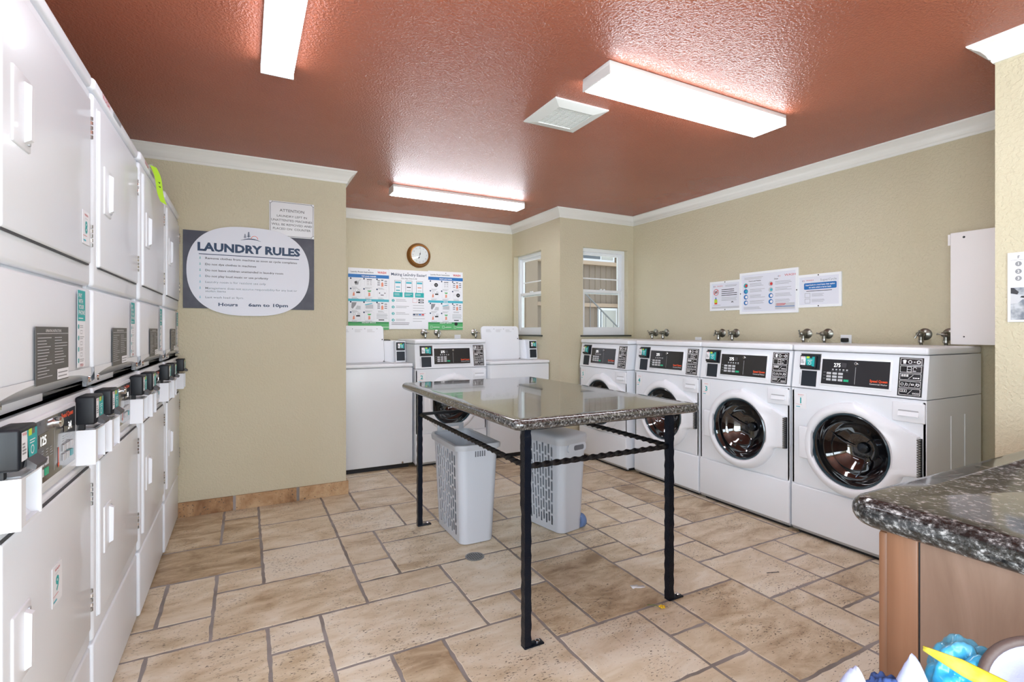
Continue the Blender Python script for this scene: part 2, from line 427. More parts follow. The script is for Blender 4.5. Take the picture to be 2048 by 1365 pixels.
# window opening in the face towards the camera: x 2.973..3.534 (s measured from E towards F)
wall('wall_jog_front', ROOM[4], ROOM[5], [(3.62-3.545, 3.62-2.973, 1.172, 2.052)], WT, 0)
wall('wall_jog_side', ROOM[5], ROOM[6], [(4.485-4.13, 5.078-4.13, 1.172, 2.052)], 0, WT)
wall('wall_back', ROOM[6], ROOM[7], (), WT, WT)
wall('wall_back_left_return', ROOM[7], ROOM[8])
wall('wall_back_left', ROOM[8], ROOM[9], (), 0, WT)
wall('wall_left', ROOM[9], ROOM[0], [(3.93-.25, 3.93+1.45, .2, 2.2)], WT, WT)
mb = MB(); n = len(ROOM)
mb.add([(x, y, CEIL) for x, y in ROOM]+[(x, y, CEIL+.1) for x, y in ROOM], [tuple(range(n))[::-1], tuple(range(n, 2*n))]+[(i, (i+1) % n, n+(i+1) % n, n+i) for i in range(n)], 'ceiling_paint')
struct(mb.build('ceiling', recalc=False, smooth=0))

# crown moulding
CROWN = [(0, -.085), (.006, -.085), (.010, -.078), (.010, -.070), (.016, -.066), (.022, -.050), (.036, -.030), (.054, -.018), (.056, -.014), (.066, -.010), (.070, -.004), (.070, 0), (0, 0)]
def crown(i0, idx):
    n = len(ROOM); a = Vector(ROOM[i0]); b = Vector(ROOM[(i0+1) % n]); pa = Vector(ROOM[i0-1]); nb = Vector(ROOM[(i0+2) % n])
    d = (b-a).normalized(); inn = Vector((-d.y, d.x))
    dp = (a-pa).normalized(); dn = (nb-b).normalized()
    ia = Vector((-dp.y, dp.x)); ib = Vector((-dn.y, dn.x))
    mb = MB(); k = len(CROWN); vs = []
    for c, w in ((a, inn+ia), (b, inn+ib)):
        for o, z in CROWN: t = c+w*o; vs.append((t.x, t.y, CEIL+z))
    fs = [(j, (j+1) % k, k+(j+1) % k, k+j) for j in range(k)]+[tuple(range(k)), tuple(range(k, 2*k))]
    mb.add(vs, fs, 'trim_white'); struct(mb.build('trim_%d' % idx, smooth=50))
for idx, i in enumerate((1, 2, 3, 4, 5, 6, 7, 8, 9)): crown(i, idx+1)

# stone skirting on the wall with the rules sign
mb = MB()
def stone_obj(name, rects, zt, matn, side=True):
    """rects: (x0,x1,y0,y1,z0,z1, tone)"""
    verts = []; faces = []; tones = []
    for x0, x1, y0, y1, z0, z1, tone in rects:
        b = len(verts)
        verts += [(x, y, z) for x in (x0, x1) for y in (y0, y1) for z in (z0, z1)]
        for f in [(0, 1, 3, 2), (4, 6, 7, 5), (0, 4, 5, 1), (2, 3, 7, 6), (0, 2, 6, 4), (1, 5, 7, 3)]: faces.append(tuple(b+k for k in f)); tones.append(tone)
    me = bpy.data.meshes.new(name); me.from_pydata(verts, [], faces); me.materials.append(MATS[matn])
    at = me.color_attributes.new('tone', 'FLOAT_COLOR', 'CORNER')
    for p in me.polygons:
        for li in p.loop_indices: at.data[li].color = (*tones[p.index], 1)
    bm = bmesh.new(); bm.from_mesh(me); bmesh.ops.recalc_face_normals(bm, faces=bm.faces); bm.to_mesh(me); bm.free()
    o = bpy.data.objects.new(name, me); C.objects.link(o); return o
o = stone_obj('baseboard_back_left', [(-.385, -.072, 3.915, 3.93, 0, .096, (.2, .3, .6)), (-.055, .325, 3.915, 3.93, 0, .096, (.28, .7, .1)), (.345, .683, 3.915, 3.93, 0, .096, (.36, .1, .9)), (.668, .683, 3.93, 4.4, 0, .096, (.5, .5, .5))], 0, 'travertine_base')
struct(o)
mb = MB().box(-.38, .668, 3.92, 3.931, 0, .094, 'grout'); x = mb.build('baseboard_grout'); x.parent = o

# floor: travertine slabs laid in a four-size pattern on grout
U = .2032; OX = .40*U; OY = .36*U
known = [(1, 9, 3, 2, .62), (-1, 11, 3, 2, .42), (0, 13, 2, 2, .85), (2, 11, 2, 1, .6), (2, 12, 1, 1, .68), (4, 10, 2, 2, .66), (4, 9, 1, 1, .6), (5, 8, 1, 2, .3),
         (6, 8, 2, 3, .28), (8, 10, 1, 1, .52), (8, 8, 2, 2, .6), (7, 7, 1, 1, .4), (7, 6, 1, 1, .36), (8, 5, 2, 3, .34), (10, 7, 2, 2, .66), (10, 5, 1, 2, .55),
         (9, 10, 2, 2, .62), (10, 9, 1, 1, .6), (-2, 12, 1, 2, .42), (-1, 13, 1, 1, .5), (-3, 11, 2, 1, .58), (-2, 9, 2, 2, .62), (0, 10, 1, 1, .85), (0, 8, 1, 2, .42),
         (2, 7, 1, 2, .3), (1, 7, 1, 2, .8), (3, 6, 2, 3, .7), (5, 6, 2, 2, .72), (-3, 14, 3, 2, .16), (3, 12, 3, 2, .5), (11, 9, 3, 2, .45), (12, 8, 1, 1, .5), (11, 6, 1, 1, .6), (6, 11, 2, 1, .5),
         (2, 13, 1, 2, .4), (12, 7, 1, 1, .52), (6, 12, 2, 2, .55), (8, 11, 1, 1, .5), (8, 12, 1, 2, .45), (5, 5, 2, 1, .6), (-3, 12, 1, 2, .5), (7, 4, 1, 2, .5)]
gx0, gx1, gy0, gy1 = -7, 18, -9, 26
used = {}
tiles = []
def fits(i, j, w, h): return all((i+a, j+b) not in used and gx0 <= i+a < gx1 and gy0 <= j+b < gy1 for a in range(w) for b in range(h))
def put(i, j, w, h, t):
    for a in range(w):
        for b in range(h): used[(i+a, j+b)] = 1
    tiles.append((i, j, w, h, t))
for k in known:
    if fits(*k[:4]): put(*k)
rt = random.Random(11)
for j in range(gy0, gy1):
    for i in range(gx0, gx1):
        if (i, j) in used: continue
        opts = [(3, 2), (2, 2), (2, 3), (2, 2), (1, 2), (2, 1), (1, 1)]
        rt.shuffle(opts); opts.sort(key=lambda s: (s == (1, 1)))
        for w, h in opts:
            if fits(i, j, w, h): put(i, j, w, h, rt.choice([.2, .32, .4, .48, .55, .6, .66, .75])); break
verts = []; faces = []; tones = []
GW = .014
for (i, j, w, h, t) in tiles:
    x0, x1, y0, y1 = i*U+OX+GW/2, (i+w)*U+OX-GW/2, j*U+OY+GW/2, (j+h)*U+OY-GW/2
    if x1 < -1.2 or x0 > 3.7 or y1 < -1.7 or y0 > 5.2: continue
    x1 = min(x1, 3.66); x0 = max(x0, -1.16); y0 = max(y0, -1.62); y1 = min(y1, 5.14)
    if x1-x0 < .02 or y1-y0 < .02: continue
    pts = []
    def seg(ax, ay, bx, by):
        nn = max(2, int(math.hypot(bx-ax, by-ay)/.035))
        for k in range(nn):
            s = k/nn; jx, jy = rt.uniform(-.0024, .0024), rt.uniform(-.0024, .0024)
            pts.append((ax+(bx-ax)*s+jx, ay+(by-ay)*s+jy))
    seg(x0, y0, x1, y0); seg(x1, y0, x1, y1); seg(x1, y1, x0, y1); seg(x0, y1, x0, y0)
    n = len(pts); b = len(verts); cx, cy = (x0+x1)/2, (y0+y1)/2; sx, sy = 1-.006/(x1-x0), 1-.006/(y1-y0)
    zt = 0.0-rt.uniform(0, .0006)
    verts += [(cx+(p-cx)*sx, cy+(q-cy)*sy, zt) for p, q in pts]+[(p, q, -.0014) for p, q in pts]+[(p, q, -.008) for p, q in pts]
    faces.append(tuple(b+k for k in range(n)))
    for lv in (0, 1):
        for k in range(n): faces.append((b+lv*n+k, b+(lv+1)*n+k, b+(lv+1)*n+(k+1) % n, b+lv*n+(k+1) % n))
    tn = (min(1, max(0, t+rt.uniform(-.05, .05))), rt.random(), rt.random())
    tones += [tn]*(1+2*n)
nt_faces = len(faces)
b = len(verts); verts += [(-1.3, -1.75, -.0018), (3.75, -1.75, -.0018), (3.75, 5.25, -.0018), (-1.3, 5.25, -.0018)]
faces.append((b, b+1, b+2, b+3)); tones.append((.5, .5, .5))
me = bpy.data.meshes.new('floor'); me.from_pydata(verts, [], faces)
me.materials.append(MATS['travertine']); me.materials.append(MATS['grout']); me.polygons[len(faces)-1].material_index = 1
at = me.color_attributes.new('tone', 'FLOAT_COLOR', 'CORNER')
buf = []
for p in me.polygons: buf += list((*tones[p.index], 1.0))*p.loop_total
at.data.foreach_set('color', buf)
fl = bpy.data.objects.new('floor', me); C.objects.link(fl); struct(fl)

# windows (local frame: looking at it from inside, front faces -Y, x right, origin bottom-left of the opening on the inner wall face)
def window(name, loc, rz, w, h, spin):
    root = struct(bpy.data.objects.new(name, None)); C.objects.link(root); root.location = loc; root.rotation_euler = (0, 0, rz)
    f = MB(); y0, y1 = .055, .115; t = .035
    f.box(0, t, y0, y1, 0, h, 'vinyl_white'); f.box(w-t, w, y0, y1, 0, h, 'vinyl_white')
    f.box(t, w-t, y0, y1, h-t, h, 'vinyl_white'); f.box(t, w-t, y0, y1, 0, t+.01, 'vinyl_white')
    f.build('window_frame', root)
    zm = h*.50
    for nm, a, b, yy in (('upper_sash', zm-.02, h-t, .085), ('lower_sash', t+.01, zm+.022, .062)):
        s = MB(); q = .028
        s.box(t, t+q, yy, yy+.022, a, b, 'vinyl_white'); s.box(w-t-q, w-t, yy, yy+.022, a, b, 'vinyl_white')
        s.box(t+q, w-t-q, yy, yy+.022, a, a+q+.006, 'vinyl_white'); s.box(t+q, w-t-q, yy, yy+.022, b-q, b, 'vinyl_white')
        if nm == 'upper_sash': s.box(t+q, w-t-q, yy+.006, yy+.016, a+(b-a)*.36, a+(b-a)*.36+.012, 'vinyl_white')
        so = s.build(nm, root)
        g = MB().box(t+q-.003, w-t-q+.003, yy+.009, yy+.012, a+q, b-q, 'pane_glass'); g.build('pane', so, smooth=0)
    l = MB().box(w/2-.03, w/2-.01, .05, .064, zm+.022, zm+.032, 'vinyl_white', .002).box(w/2+.01, w/2+.03, .05, .064, zm+.022, zm+.032, 'vinyl_white', .002); l.build('sash_latch', root)
    sl = MB().box(-.032, w+.032, -.022, .056, -.016, .0, 'sill_dark', .003); sl.build('window_sill', root)
window('window_1', (2.973, 4.13, 1.172), 0, .572, .88, 1)
window('window_2', (2.70, 5.078, 1.172), -PI/2, .593, .88, 1)

# doorway behind the camera: open double door frame
mb = MB()
for a, b, c, d in ((-.70, -.66, 0, 2.2), (1.76, 1.80, 0, 2.2), (-.70, 1.80, 2.16, 2.2)): mb.box(a, b, -1.73, -1.585, c, d, 'trim_white', .003)
struct(mb.build('trim_10'))

# ---------------------------------------------------------------- outside the windows
mb = MB().box(-14, 26, -14, 26, -.30, -.12, 'ground'); struct(mb.build('ground'))
FY = 9.0
def zy(py, w): return CAM_H+(661-py)/1014*w
bd = thing('apartment_building', 'brown sided two storey building with white windows, seen outside through the windows', 'building', (0, FY, -.12))
m = MB().box(2, 14, 0, .5, 0, 5.2, 'siding')
for k in range(0, 80): m.box(2+k*.15, 2+k*.15+.012, -.012, 0, 0, 5.2, 'siding_light')
m.build('siding_wall', bd, smooth=0)
MB().box(2, 7.42, -.12, .0, 2.76, 2.84, 'ext_trim').build('sill_band', bd)
MB().box(2, 7.42, -.06, .0, 1.85, 1.93, 'ext_trim').build('sill_band', bd)
MB().box(4.95, 5.22, -.20, 0, 0, 5.2, 'siding_light').build('post', bd)
MB().box(7.43, 7.60, -.2, 0, 0, 5.2, 'ext_trim').build('post', bd)
def extwin(x0, x1, z0, z1, split):
    f = MB().box(x0, x1, -.05, .0, z0, z1, 'ext_white'); fo = f.build('window', bd)
    MB().box(x0+.05, split-.02, -.06, -.05, z0+.05, z1-.05, 'ext_glass').build('pane', fo)
    MB().box(split+.02, x1-.05, -.06, -.05, z0+.05, z1-.05, 'ext_blind').build('pane', fo)
extwin(6.15, 7.30, 2.85, 3.9, 6.92)
extwin(6.86, 7.38, .6, 1.83, 6.95)
rl = thing('stair_railing', 'slanting grey stair railing outside, seen through the larger window', 'railing', (6.1, 8.0, -.12))
MB().tube([(-.6, 0, 2.30), (.55, 0, 1.37), (1.2, 0, .85)], .016, 'rail', 8).build('handrail', rl)
bal = MB()
for k in range(9): xx = -.55+k*.19; bal.tube([(xx, 0, 0), (xx, 0, 2.26-(xx+.55)*.80)], .006, 'rail', 6)
bal.build('balusters', rl)
m = MB(); rg = random.Random(3)
for k in range(500):
    x, y = rg.uniform(4.4, 9), rg.uniform(8.1, 8.6); hgt = rg.uniform(.1, .35)
    m.add([(x-.01, y, -.12), (x+.01, y, -.12), (x+rg.uniform(-.06, .06), y+rg.uniform(-.05, .05), -.12+hgt)], [(0, 1, 2)], 'grass')
g = m.build('grass', recalc=False, smooth=0); g['kind'] = 'stuff'; tag(g, 'strip of green grass at the foot of the building outside', 'grass')

# ---------------------------------------------------------------- ceiling fixtures
def light_fixture(x0, x1, y0, y1, zl, label, lens='lens'):
    t = thing('ceiling_light', label, 'light', ((x0+x1)/2, (y0+y1)/2, CEIL), 0, 'fluorescent ceiling lights')
    hx, hy = (x1-x0)/2, (y1-y0)/2; d = CEIL-zl; alongx = hx > hy
    h = MB().box(-hx, hx, -hy, hy, -.022, 0, 'fixture_metal', .003)
    if alongx:
        for s in (-1, 1): h.box(s*hx, s*(hx-.006), -hy, hy, -d+.004, -.02, 'fixture_metal')
    else:
        for s in (-1, 1): h.box(-hx, hx, s*hy, s*(hy-.006), -d+.004, -.02, 'fixture_metal')
    h.build('housing', t)
    l = MB(); e = .006
    if alongx: l.box(-hx+e, hx-e, -hy+.003, hy-.003, -d, -.022, lens, .01)
    else: l.box(-hx+.003, hx-.003, -hy+e, hy-e, -d, -.022, lens, .01)
    l.build('lens', t)
light_fixture(1.405, 2.62, 1.755, 1.955, 2.337, 'long white fluorescent ceiling light beside the air vent')
light_fixture(.06, .192, 1.24, 2.46, 2.335, 'narrow white fluorescent ceiling light over the stacked dryers, cut by the top edge', 'lens_dim')
light_fixture(1.055, 2.268, 4.055, 4.195, 2.335, 'white fluorescent ceiling light near the back wall above the clock')

t = thing('ceiling_vent', 'square white ceiling exhaust vent with a dusty grille', 'vent', (1.555, 2.328, CEIL))
f = MB(); a, b, c = .168, .108, .012
for s in range(4):
    f.M = Matrix.Rotation(s*PI/2, 4, 'Z'); f.add([(-a, -a, 0), (a, -a, 0), (a, -a, -.006), (-a, -a, -.006), (b, -b, -.018), (-b, -b, -.018), (b, -b, -.004), (-b, -b, -.004)], [(0, 1, 2, 3), (3, 2, 4, 5), (5, 4, 6, 7)], 'vent_white')
f.M = Matrix.Identity(4); f.build('frame', t, smooth=0)
g = MB().box(-b, b, -b, b, -.010, -.004, 'vent_mesh')
for k in range(18): g.box(-b, b, -b+k*.012, -b+k*.012+.004, -.014, -.010, 'vent_white')
for k in range(7): g.box(-b+k*.036, -b+k*.036+.002, -b, b, -.014, -.010, 'vent_white')
g.build('grille', t, smooth=0)

# ---------------------------------------------------------------- shared little bits
def print_sticker(mb, x0, z0, w, h, y, num):
    """small white number sticker (no code square)"""
    mb.box(x0, x0+w, y, y+.0012, z0, z0+h, 'paper'); q = y-.0004
    mb.text('WASH', x0+w/2, z0+h*.85, h*.07, q, 'ink_red', width=w*.5)
    mb.rect(x0+w*.3, z0+h*.77, x0+w*.7, z0+h*.785, q, 'ink_lgrey')
    if num: mb.text(num, x0+w*.5, z0+h*.34, h*.36, q, 'ink_teal', bold=.03)
    mb.rect(x0+w*.08, z0+h*.24, x0+w*.6, z0+h*.255, q, 'ink_red'); mb.rect(x0+w*.1, z0+h*.08, x0+w*.45, z0+h*.13, q, 'ink_cyan')
def reader(mb, x0, z0, w, h, y0, y1):
    """black card reader: front at y0 (towards viewer), back at y1"""
    mb.box(x0, x0+w, y0, y1, z0, z0+h, 'reader_black', .006, 3)
def reader_print(mb, x0, z0, w, h, y):
    e = .004
    mb.rect(x0+e, z0+h*.2, x0+w*.38, z0+h-e*1.5, y, 'paper')
    mb.poly([(x0+w*.34, z0+h-e*1.5), (x0+w*.46, z0+h*.2), (x0+w-e, z0+h*.12), (x0+w-e, z0+h-e*1.5)], y-.0002, 'ink_teal')
    mb.rect(x0+w*.43, z0+h*.76, x0+w*.62, z0+h*.93, y-.0005, 'ink_yellow'); mb.rect(x0+w*.64, z0+h*.78, x0+w*.8, z0+h*.92, y-.0005, 'panel_grey')
    mb.text('WASH', x0+w*.2, z0+h*.82, h*.08, y-.0005, 'ink_red', width=w*.24)
    mb.lines(x0+w*.08, x0+w*.3, z0+h*.6, 4, h*.08, h*.045, y-.0005, 'ink_grey', 2)
    mb.lines(x0+w*.5, x0+w*.85, z0+h*.62, 2, h*.07, h*.025, y-.0005, 'ink_white', 3)
    mb.ring(x0+w*.66, z0+h*.38, h*.12, h*.03, y-.0005, 'ink_white', 12)
    mb.poly([(x0+w*.12, z0+h*.02), (x0+w*.88, z0+h*.02), (x0+w*.78, z0+h*.2), (x0+w*.22, z0+h*.2)], y-.0006, 'panel_black')

# ---------------------------------------------------------------- front loading washer (local: front faces -Y, x 0..0.70)
def washer(label, num):
    t = thing('front_loading_washer', label, 'washing machine', (0, 0, 0), 0, 'front loading washers')
    w = .695
    c = MB().box(.002, w-.002, .165, .592, .03, .873, 'enamel')
    for xa, xb in ((.002, .016), (w-.016, w-.002)): c.box(xa, xb, .006, .165, .03, .873, 'enamel')
    c.box(.016, w-.016, .010, .165, .845, .8725, 'enamel'); c.box(.016, w-.016, .010, .165, .031, .30, 'enamel')
    hx_, hz_, hr = .345, .560, .212; pts = []; K = 96
    for q_ in range(K):
        a = 2*PI*q_/K; ca, sa = math.cos(a), math.sin(a)
        rr = min(((w-.006-hx_) if ca > 0 else (hx_-.006))/max(abs(ca), 1e-6), ((.868-hz_) if sa > 0 else (hz_-.298))/max(abs(sa), 1e-6))
        pts.append((ca, sa, rr))
    vs = [(hx_+ca*hr, .03, hz_+sa*hr) for ca, sa, rr in pts]+[(hx_+ca*hr, .006, hz_+sa*hr) for ca, sa, rr in pts]+[(hx_+ca*rr, .006, hz_+sa*rr) for ca, sa, rr in pts]
    c.add(vs, [(l_*K+j, l_*K+(j+1) % K, (l_+1)*K+(j+1) % K, (l_+1)*K+j) for l_ in (0, 1) for j in range(K)], 'enamel')
    for z0, z1 in ((.36, .72),):
        for y in (.25, .40): c.box(w-.003, w+.0005, y, y+.004, z0-.2, z1+.06, 'enamel')
    c.build('cabinet', t)
    MB().box(.03, w-.03, .03, .57, 0, .035, 'kick').build('base', t)
    for xx in (.05, w-.05): MB().cyl((xx, .05, 0), (xx, .05, .04), .018, 'dark_and_shade', 12).build('foot', t)
    p = MB().box(.003, w-.003, -.004, .02, .036, .292, 'enamel', .007, 3); p.prism([(-.002, .040), (.016, .018), (.03, .018), (.03, .06)], 'grey_strip', .004, w-.004, 'YZ')
    for xx in (.06, w-.06): p.lathe([(.007, -.003), (.006, -.006), (0.001, -.006)], 'chrome', 10, (xx, .004, .042))
    p.build('lower_panel', t)
    # tilted console head
    cz = .877; k = MB()
    k.prism([(.004, cz), (.034, 1.094), (.592, 1.094), (.592, cz)], 'enamel', .002, w-.002, 'YZ'); k.build('console', t, smooth=20)
    T = Matrix.Translation((0, .004, cz)) @ Matrix.Rotation(-math.atan(.030/.217), 4, 'X')
    MB().box(.0, w, .018, .596, 1.097, 1.134, 'plastic_white', .011, 4).build('top_cover', t)
    f = MB(); f.M = T
    f.box(.166, .540, -.004, .01, .026, .188, 'plastic_white', .003, 2); f.box(.178, .528, -.005, 0, .036, .178, 'panel_black')
    q = -.0056
    f.text('275', .262, .136, .021, q, 'led', width=.036, bold=.01)
    f.rect(.286, .134, .312, .160, q, 'panel_grey')
    for i in range(5): f.rect(.236+i*.019, .118, .245+i*.019, .124, q, 'ink_lgrey'); f.rect(.234+i*.019, .112, .247+i*.019, .1135, q, 'ink_grey')
    for r in range(3):
        f.rect(.188, .102-r*.018, .202, .103-r*.018, q, 'ink_lgrey')
        for s in range(3): f.box(.208+s*.032, .232+s*.032, q-.0015, -.004, .092-r*.018, .104-r*.018, 'ink_lgrey'); f.rect(.212+s*.032, .097-r*.018, .228+s*.032, .0985-r*.018, q-.002, 'ink_grey')
    f.box(.302, .328, q-.0015, -.004, .056, .068, 'key_green')
    f.rect(.360, .046, .3615, .140, q, 'ink_lgrey')
    f.text('Speed Queen', .478, .066, .013, q, 'ink_orange', width=.085, bold=.035); f.text('Commercial Washer', .478, .052, .008, q, 'ink_white', width=.085)
    fo = f.build('control_panel', t)
    l = MB(); l.M = T; l.lathe([(.009, -.004), (.009, -.010), (.007, -.012), (.001, -.012)], 'chrome', 16, (.362, 0, .160)); l.box(.3605, .3635, -.0135, -.011, .155, .165, 'kick'); l.build('key_lock', fo)
    ic = MB(); ic.M = T; ic.box(.565, .672, -.002, .002, .010, .206, 'panel_black', .0015); q = -.0026
    for r in range(5):
        z = .016+r*.038; ic.frame(.572, z, .665, z+.033, .0018, q, 'ink_white')
    z = .168
    ic.poly([(.580, z+.02), (.586, z+.026), (.594, z+.026), (.600, z+.02), (.596, z+.017), (.596, z+.006), (.584, z+.006), (.584, z+.017)], q, 'ink_white'); ic.ring(.614, z+.016, .009, .003, q, 'ink_white', 14); ic.rect(.630, z+.014, .637, z+.018, q, 'ink_white'); ic.ring(.651, z+.016, .009, .004, q, 'ink_white', 14)
    z = .130; ic.frame(.602, z+.003, .622, z+.030, .002, q, 'ink_white'); ic.rect(.602, z+.015, .622, z+.017, q, 'ink_white'); ic.ring(.636, z+.020, .009, .002, q, 'ink_white', 12, 0, 4); ic.rect(.626, z+.007, .642, z+.010, q, 'ink_white')
    z = .092
    for i in range(3):
        for j in range(2): ic.rect(.579+i*.011, z+.017+j*.006, .588+i*.011, z+.0215+j*.006, q, 'ink_white')
        ic.rect(.630+i*.010, z+.009, .638+i*.010, z+.014, q, 'ink_white')
    ic.poly([(.610, z+.006), (.612, z+.006), (.632, z+.027), (.630, z+.027)], q, 'ink_white')
    z = .054; ic.ring(.585, z+.016, .007, .002, q, 'ink_white', 12); ic.text('D', .607, z+.010, .011, q, 'ink_white'); ic.frame(.624, z+.012, .636, z+.020, .002, q, 'ink_white'); ic.ring(.653, z+.016, .007, .003, q, 'ink_white', 12)
    for xx in (.595, .614, .640): ic.poly([(xx, z+.006), (xx+.0015, z+.006), (xx+.008, z+.026), (xx+.0065, z+.026)], q, 'ink_white')
    z = .016
    for i in range(3): ic.frame(.578+i*.010, z+.014, .587+i*.010, z+.027, .0015, q, 'ink_white'); ic.frame(.632+i*.010, z+.007, .640+i*.010, z+.014, .0015, q, 'ink_white')
    ic.poly([(.610, z+.006), (.612, z+.006), (.630, z+.027), (.628, z+.027)], q, 'ink_white')
    ic.build('instruction_plate', t)
    # payment niche
    pn = MB(); pn.M = T
    pn.box(.046, .166, -.002, .004, .110, .206, 'dull_metal'); pn.box(.050, .162, -.003, .004, .114, .202, 'recess'); pn.frame(.044, .106, .168, .110, .002, -.004, 'plastic_white')
    pn.box(.058, .150, -.0012, .002, .012, .104, 'recess'); pn.frame(.054, .008, .154, .108, .004, -.0035, 'plastic_white')
    pn.rect(.046, .02, .052, .09, -.0006, 'ink_lgrey')
    po = pn.build('payment_niche', t)
    r = MB(); r.M = T; reader(r, .052, .118, .096, .076, -.022, .0); reader_print(r, .054, .120, .092, .072, -.0226); r.build('card_reader', po)
    # detergent drawer
    d = MB().box(.545, .688, -.002, .014, .757, .856, 'plastic_white', .006, 3)
    d.box(.570, .668, -.0045, -.001, .787, .812, 'plastic_white', .004, 2); d.prism([(.572, .812), (.664, .812), (.660, .8185), (.576, .8185)], 'grey_strip', -.0035, 0); d.prism([(-.0045, .787), (-.0045, .810), (-.012, .789)], 'plastic_white', .574, .664, 'YZ'); d.build('detergent_drawer', t)
    # door: rounded ring melting into a flange that reaches the hinge on the right
    cx, cz2, R0, R1 = .345, .560, .203, .262
    N = 96; hx, ht, hb = .672, .690, .487
    out = []
    for i in range(N):
        a = 2*PI*i/N; ca, sa = math.cos(a), math.sin(a); rr = R1
        if -PI/2 < (a if a < PI else a-2*PI) < PI/2:
            # flange polygon test: ray against top tangent, hinge line, bottom line
            best = R1
            if ca > 0:
                # region right of centre bounded by x<=hx, below line from tangent point to (hx,ht), above z=hb
                aT = math.radians(52); tx, tz = cx+R1*math.cos(aT), cz2+R1*math.sin(aT)
                rmax = (hx-cx)/ca
                nx, nz = -(ht-tz), (hx-tx); nn = nx*ca+nz*sa
                if nn > 1e-6: rmax = min(rmax, (nx*(tx-cx)+nz*(tz-cz2))/nn)
                if sa < 0: rmax = min(rmax, (hb-cz2)/sa)
                if rmax > best: best = rmax
            rr = best
        out.append((ca, sa, rr))
    prof = [(0, .012), (0.0, -.020), (.04, -.030), (.14, -.038), (.34, -.040), (.60, -.034), (.85, -.020), (.97, -.008), (1, .006)]
    vs = []
    for s, y in prof:
        for ca, sa, rr in out:
            if rr > R1+.004:   # flange: flatter
                ww = min(1, (rr-R1)/.05); rad = R0+(rr-R0)*s; yy = y
                if s > .3: yy = y*(1-ww)+(-.022 if s < .98 else .006)*ww
            else: rad = R0+(rr-R0)*s; yy = y
            vs.append((cx+ca*rad, yy, cz2+sa*rad))
    fs = [(i*N+j, i*N+(j+1) % N, (i+1)*N+(j+1) % N, (i+1)*N+j) for i in range(len(prof)-1) for j in range(N)]
    dm = MB().add(vs, fs, 'plastic_white'); do = dm.build('door', t, smooth=45)
    gm = MB(); gm.lathe([(.207, -.012), (.203, -.026), (.197, -.030), (.193, -.024), (.190, -.010)], 'door_gasket', 64, (cx, 0, cz2))
    gm.build('door_rim', do)
    gl = MB(); gl.lathe([(.196, -.020), (.188, -.012), (.176, .02), (.160, .048), (.150, .052), (.142, .064), (.118, .092), (.09, .106), (.084, .112), (.05, .122), (.02, .125), (.001, .1255)], 'door_glass', 64, (cx, 0, cz2)); gl.build('door_glass', do, smooth=60)
    dr = MB()
    for a in (0.5, 2.6, 4.7):
        pp = [(cx+(.155-.022*q_)*math.cos(a+.09*q_), .050+.0115*q_, cz2+(.155-.022*q_)*math.sin(a+.09*q_)) for q_ in range(6)]; dr.tube(pp, [.002, .003, .004, .004, .003, .002], 'drum_metal', 8)
    dr.lathe([(.03, .116), (.026, .108), (.012, .106), (.001, .106)], 'drum_metal', 24, (cx, 0, cz2)); dr.build('drum', do)
    hd = MB().box(.068, .150, -.034, -.012, .466, .652, 'plastic_white', .006, 3); hd.box(.142, .152, -.036, -.016, .478, .640, 'grey_strip', .002); hd.build('door_handle', do)
    hg = MB()
    hg.box(.668, .676, -.018, .006, .492, .684, 'kick', .001)
    for i in range(16): hg.box(.664, .678, -.026, -.012, .494+i*.012, .502+i*.012, 'dull_metal', .001)
    hg.build('hinge', do)
    s = MB(); print_sticker(s, .024, .752, .070, .092, .003, num); s.build('number_sticker', t)
    return t

rows = [(2.945, 1.942, '1', 'front-loading washer marked 1, at the near end of the right row with its side exposed'),
        (2.945, 2.645, '3', 'front-loading washer marked 3, right row, directly beside the nearest one'),
        (2.945, 3.348, '4', 'front-loading washer marked 4, right row, its door partly hidden by the table corner'),
        (2.895, 4.085, '5', 'front-loading washer marked 5, in the far corner under the larger window'),
        (1.335, 4.37, '2', 'front-loading washer marked 2, on the back wall between the two top loaders')]
for i, (x, y, num, lab) in enumerate(rows):
    if i < 4: place(washer(lab, num), (x, y, 0), -PI/2)
    else: place(washer(lab, num), (x, y, 0), 0)

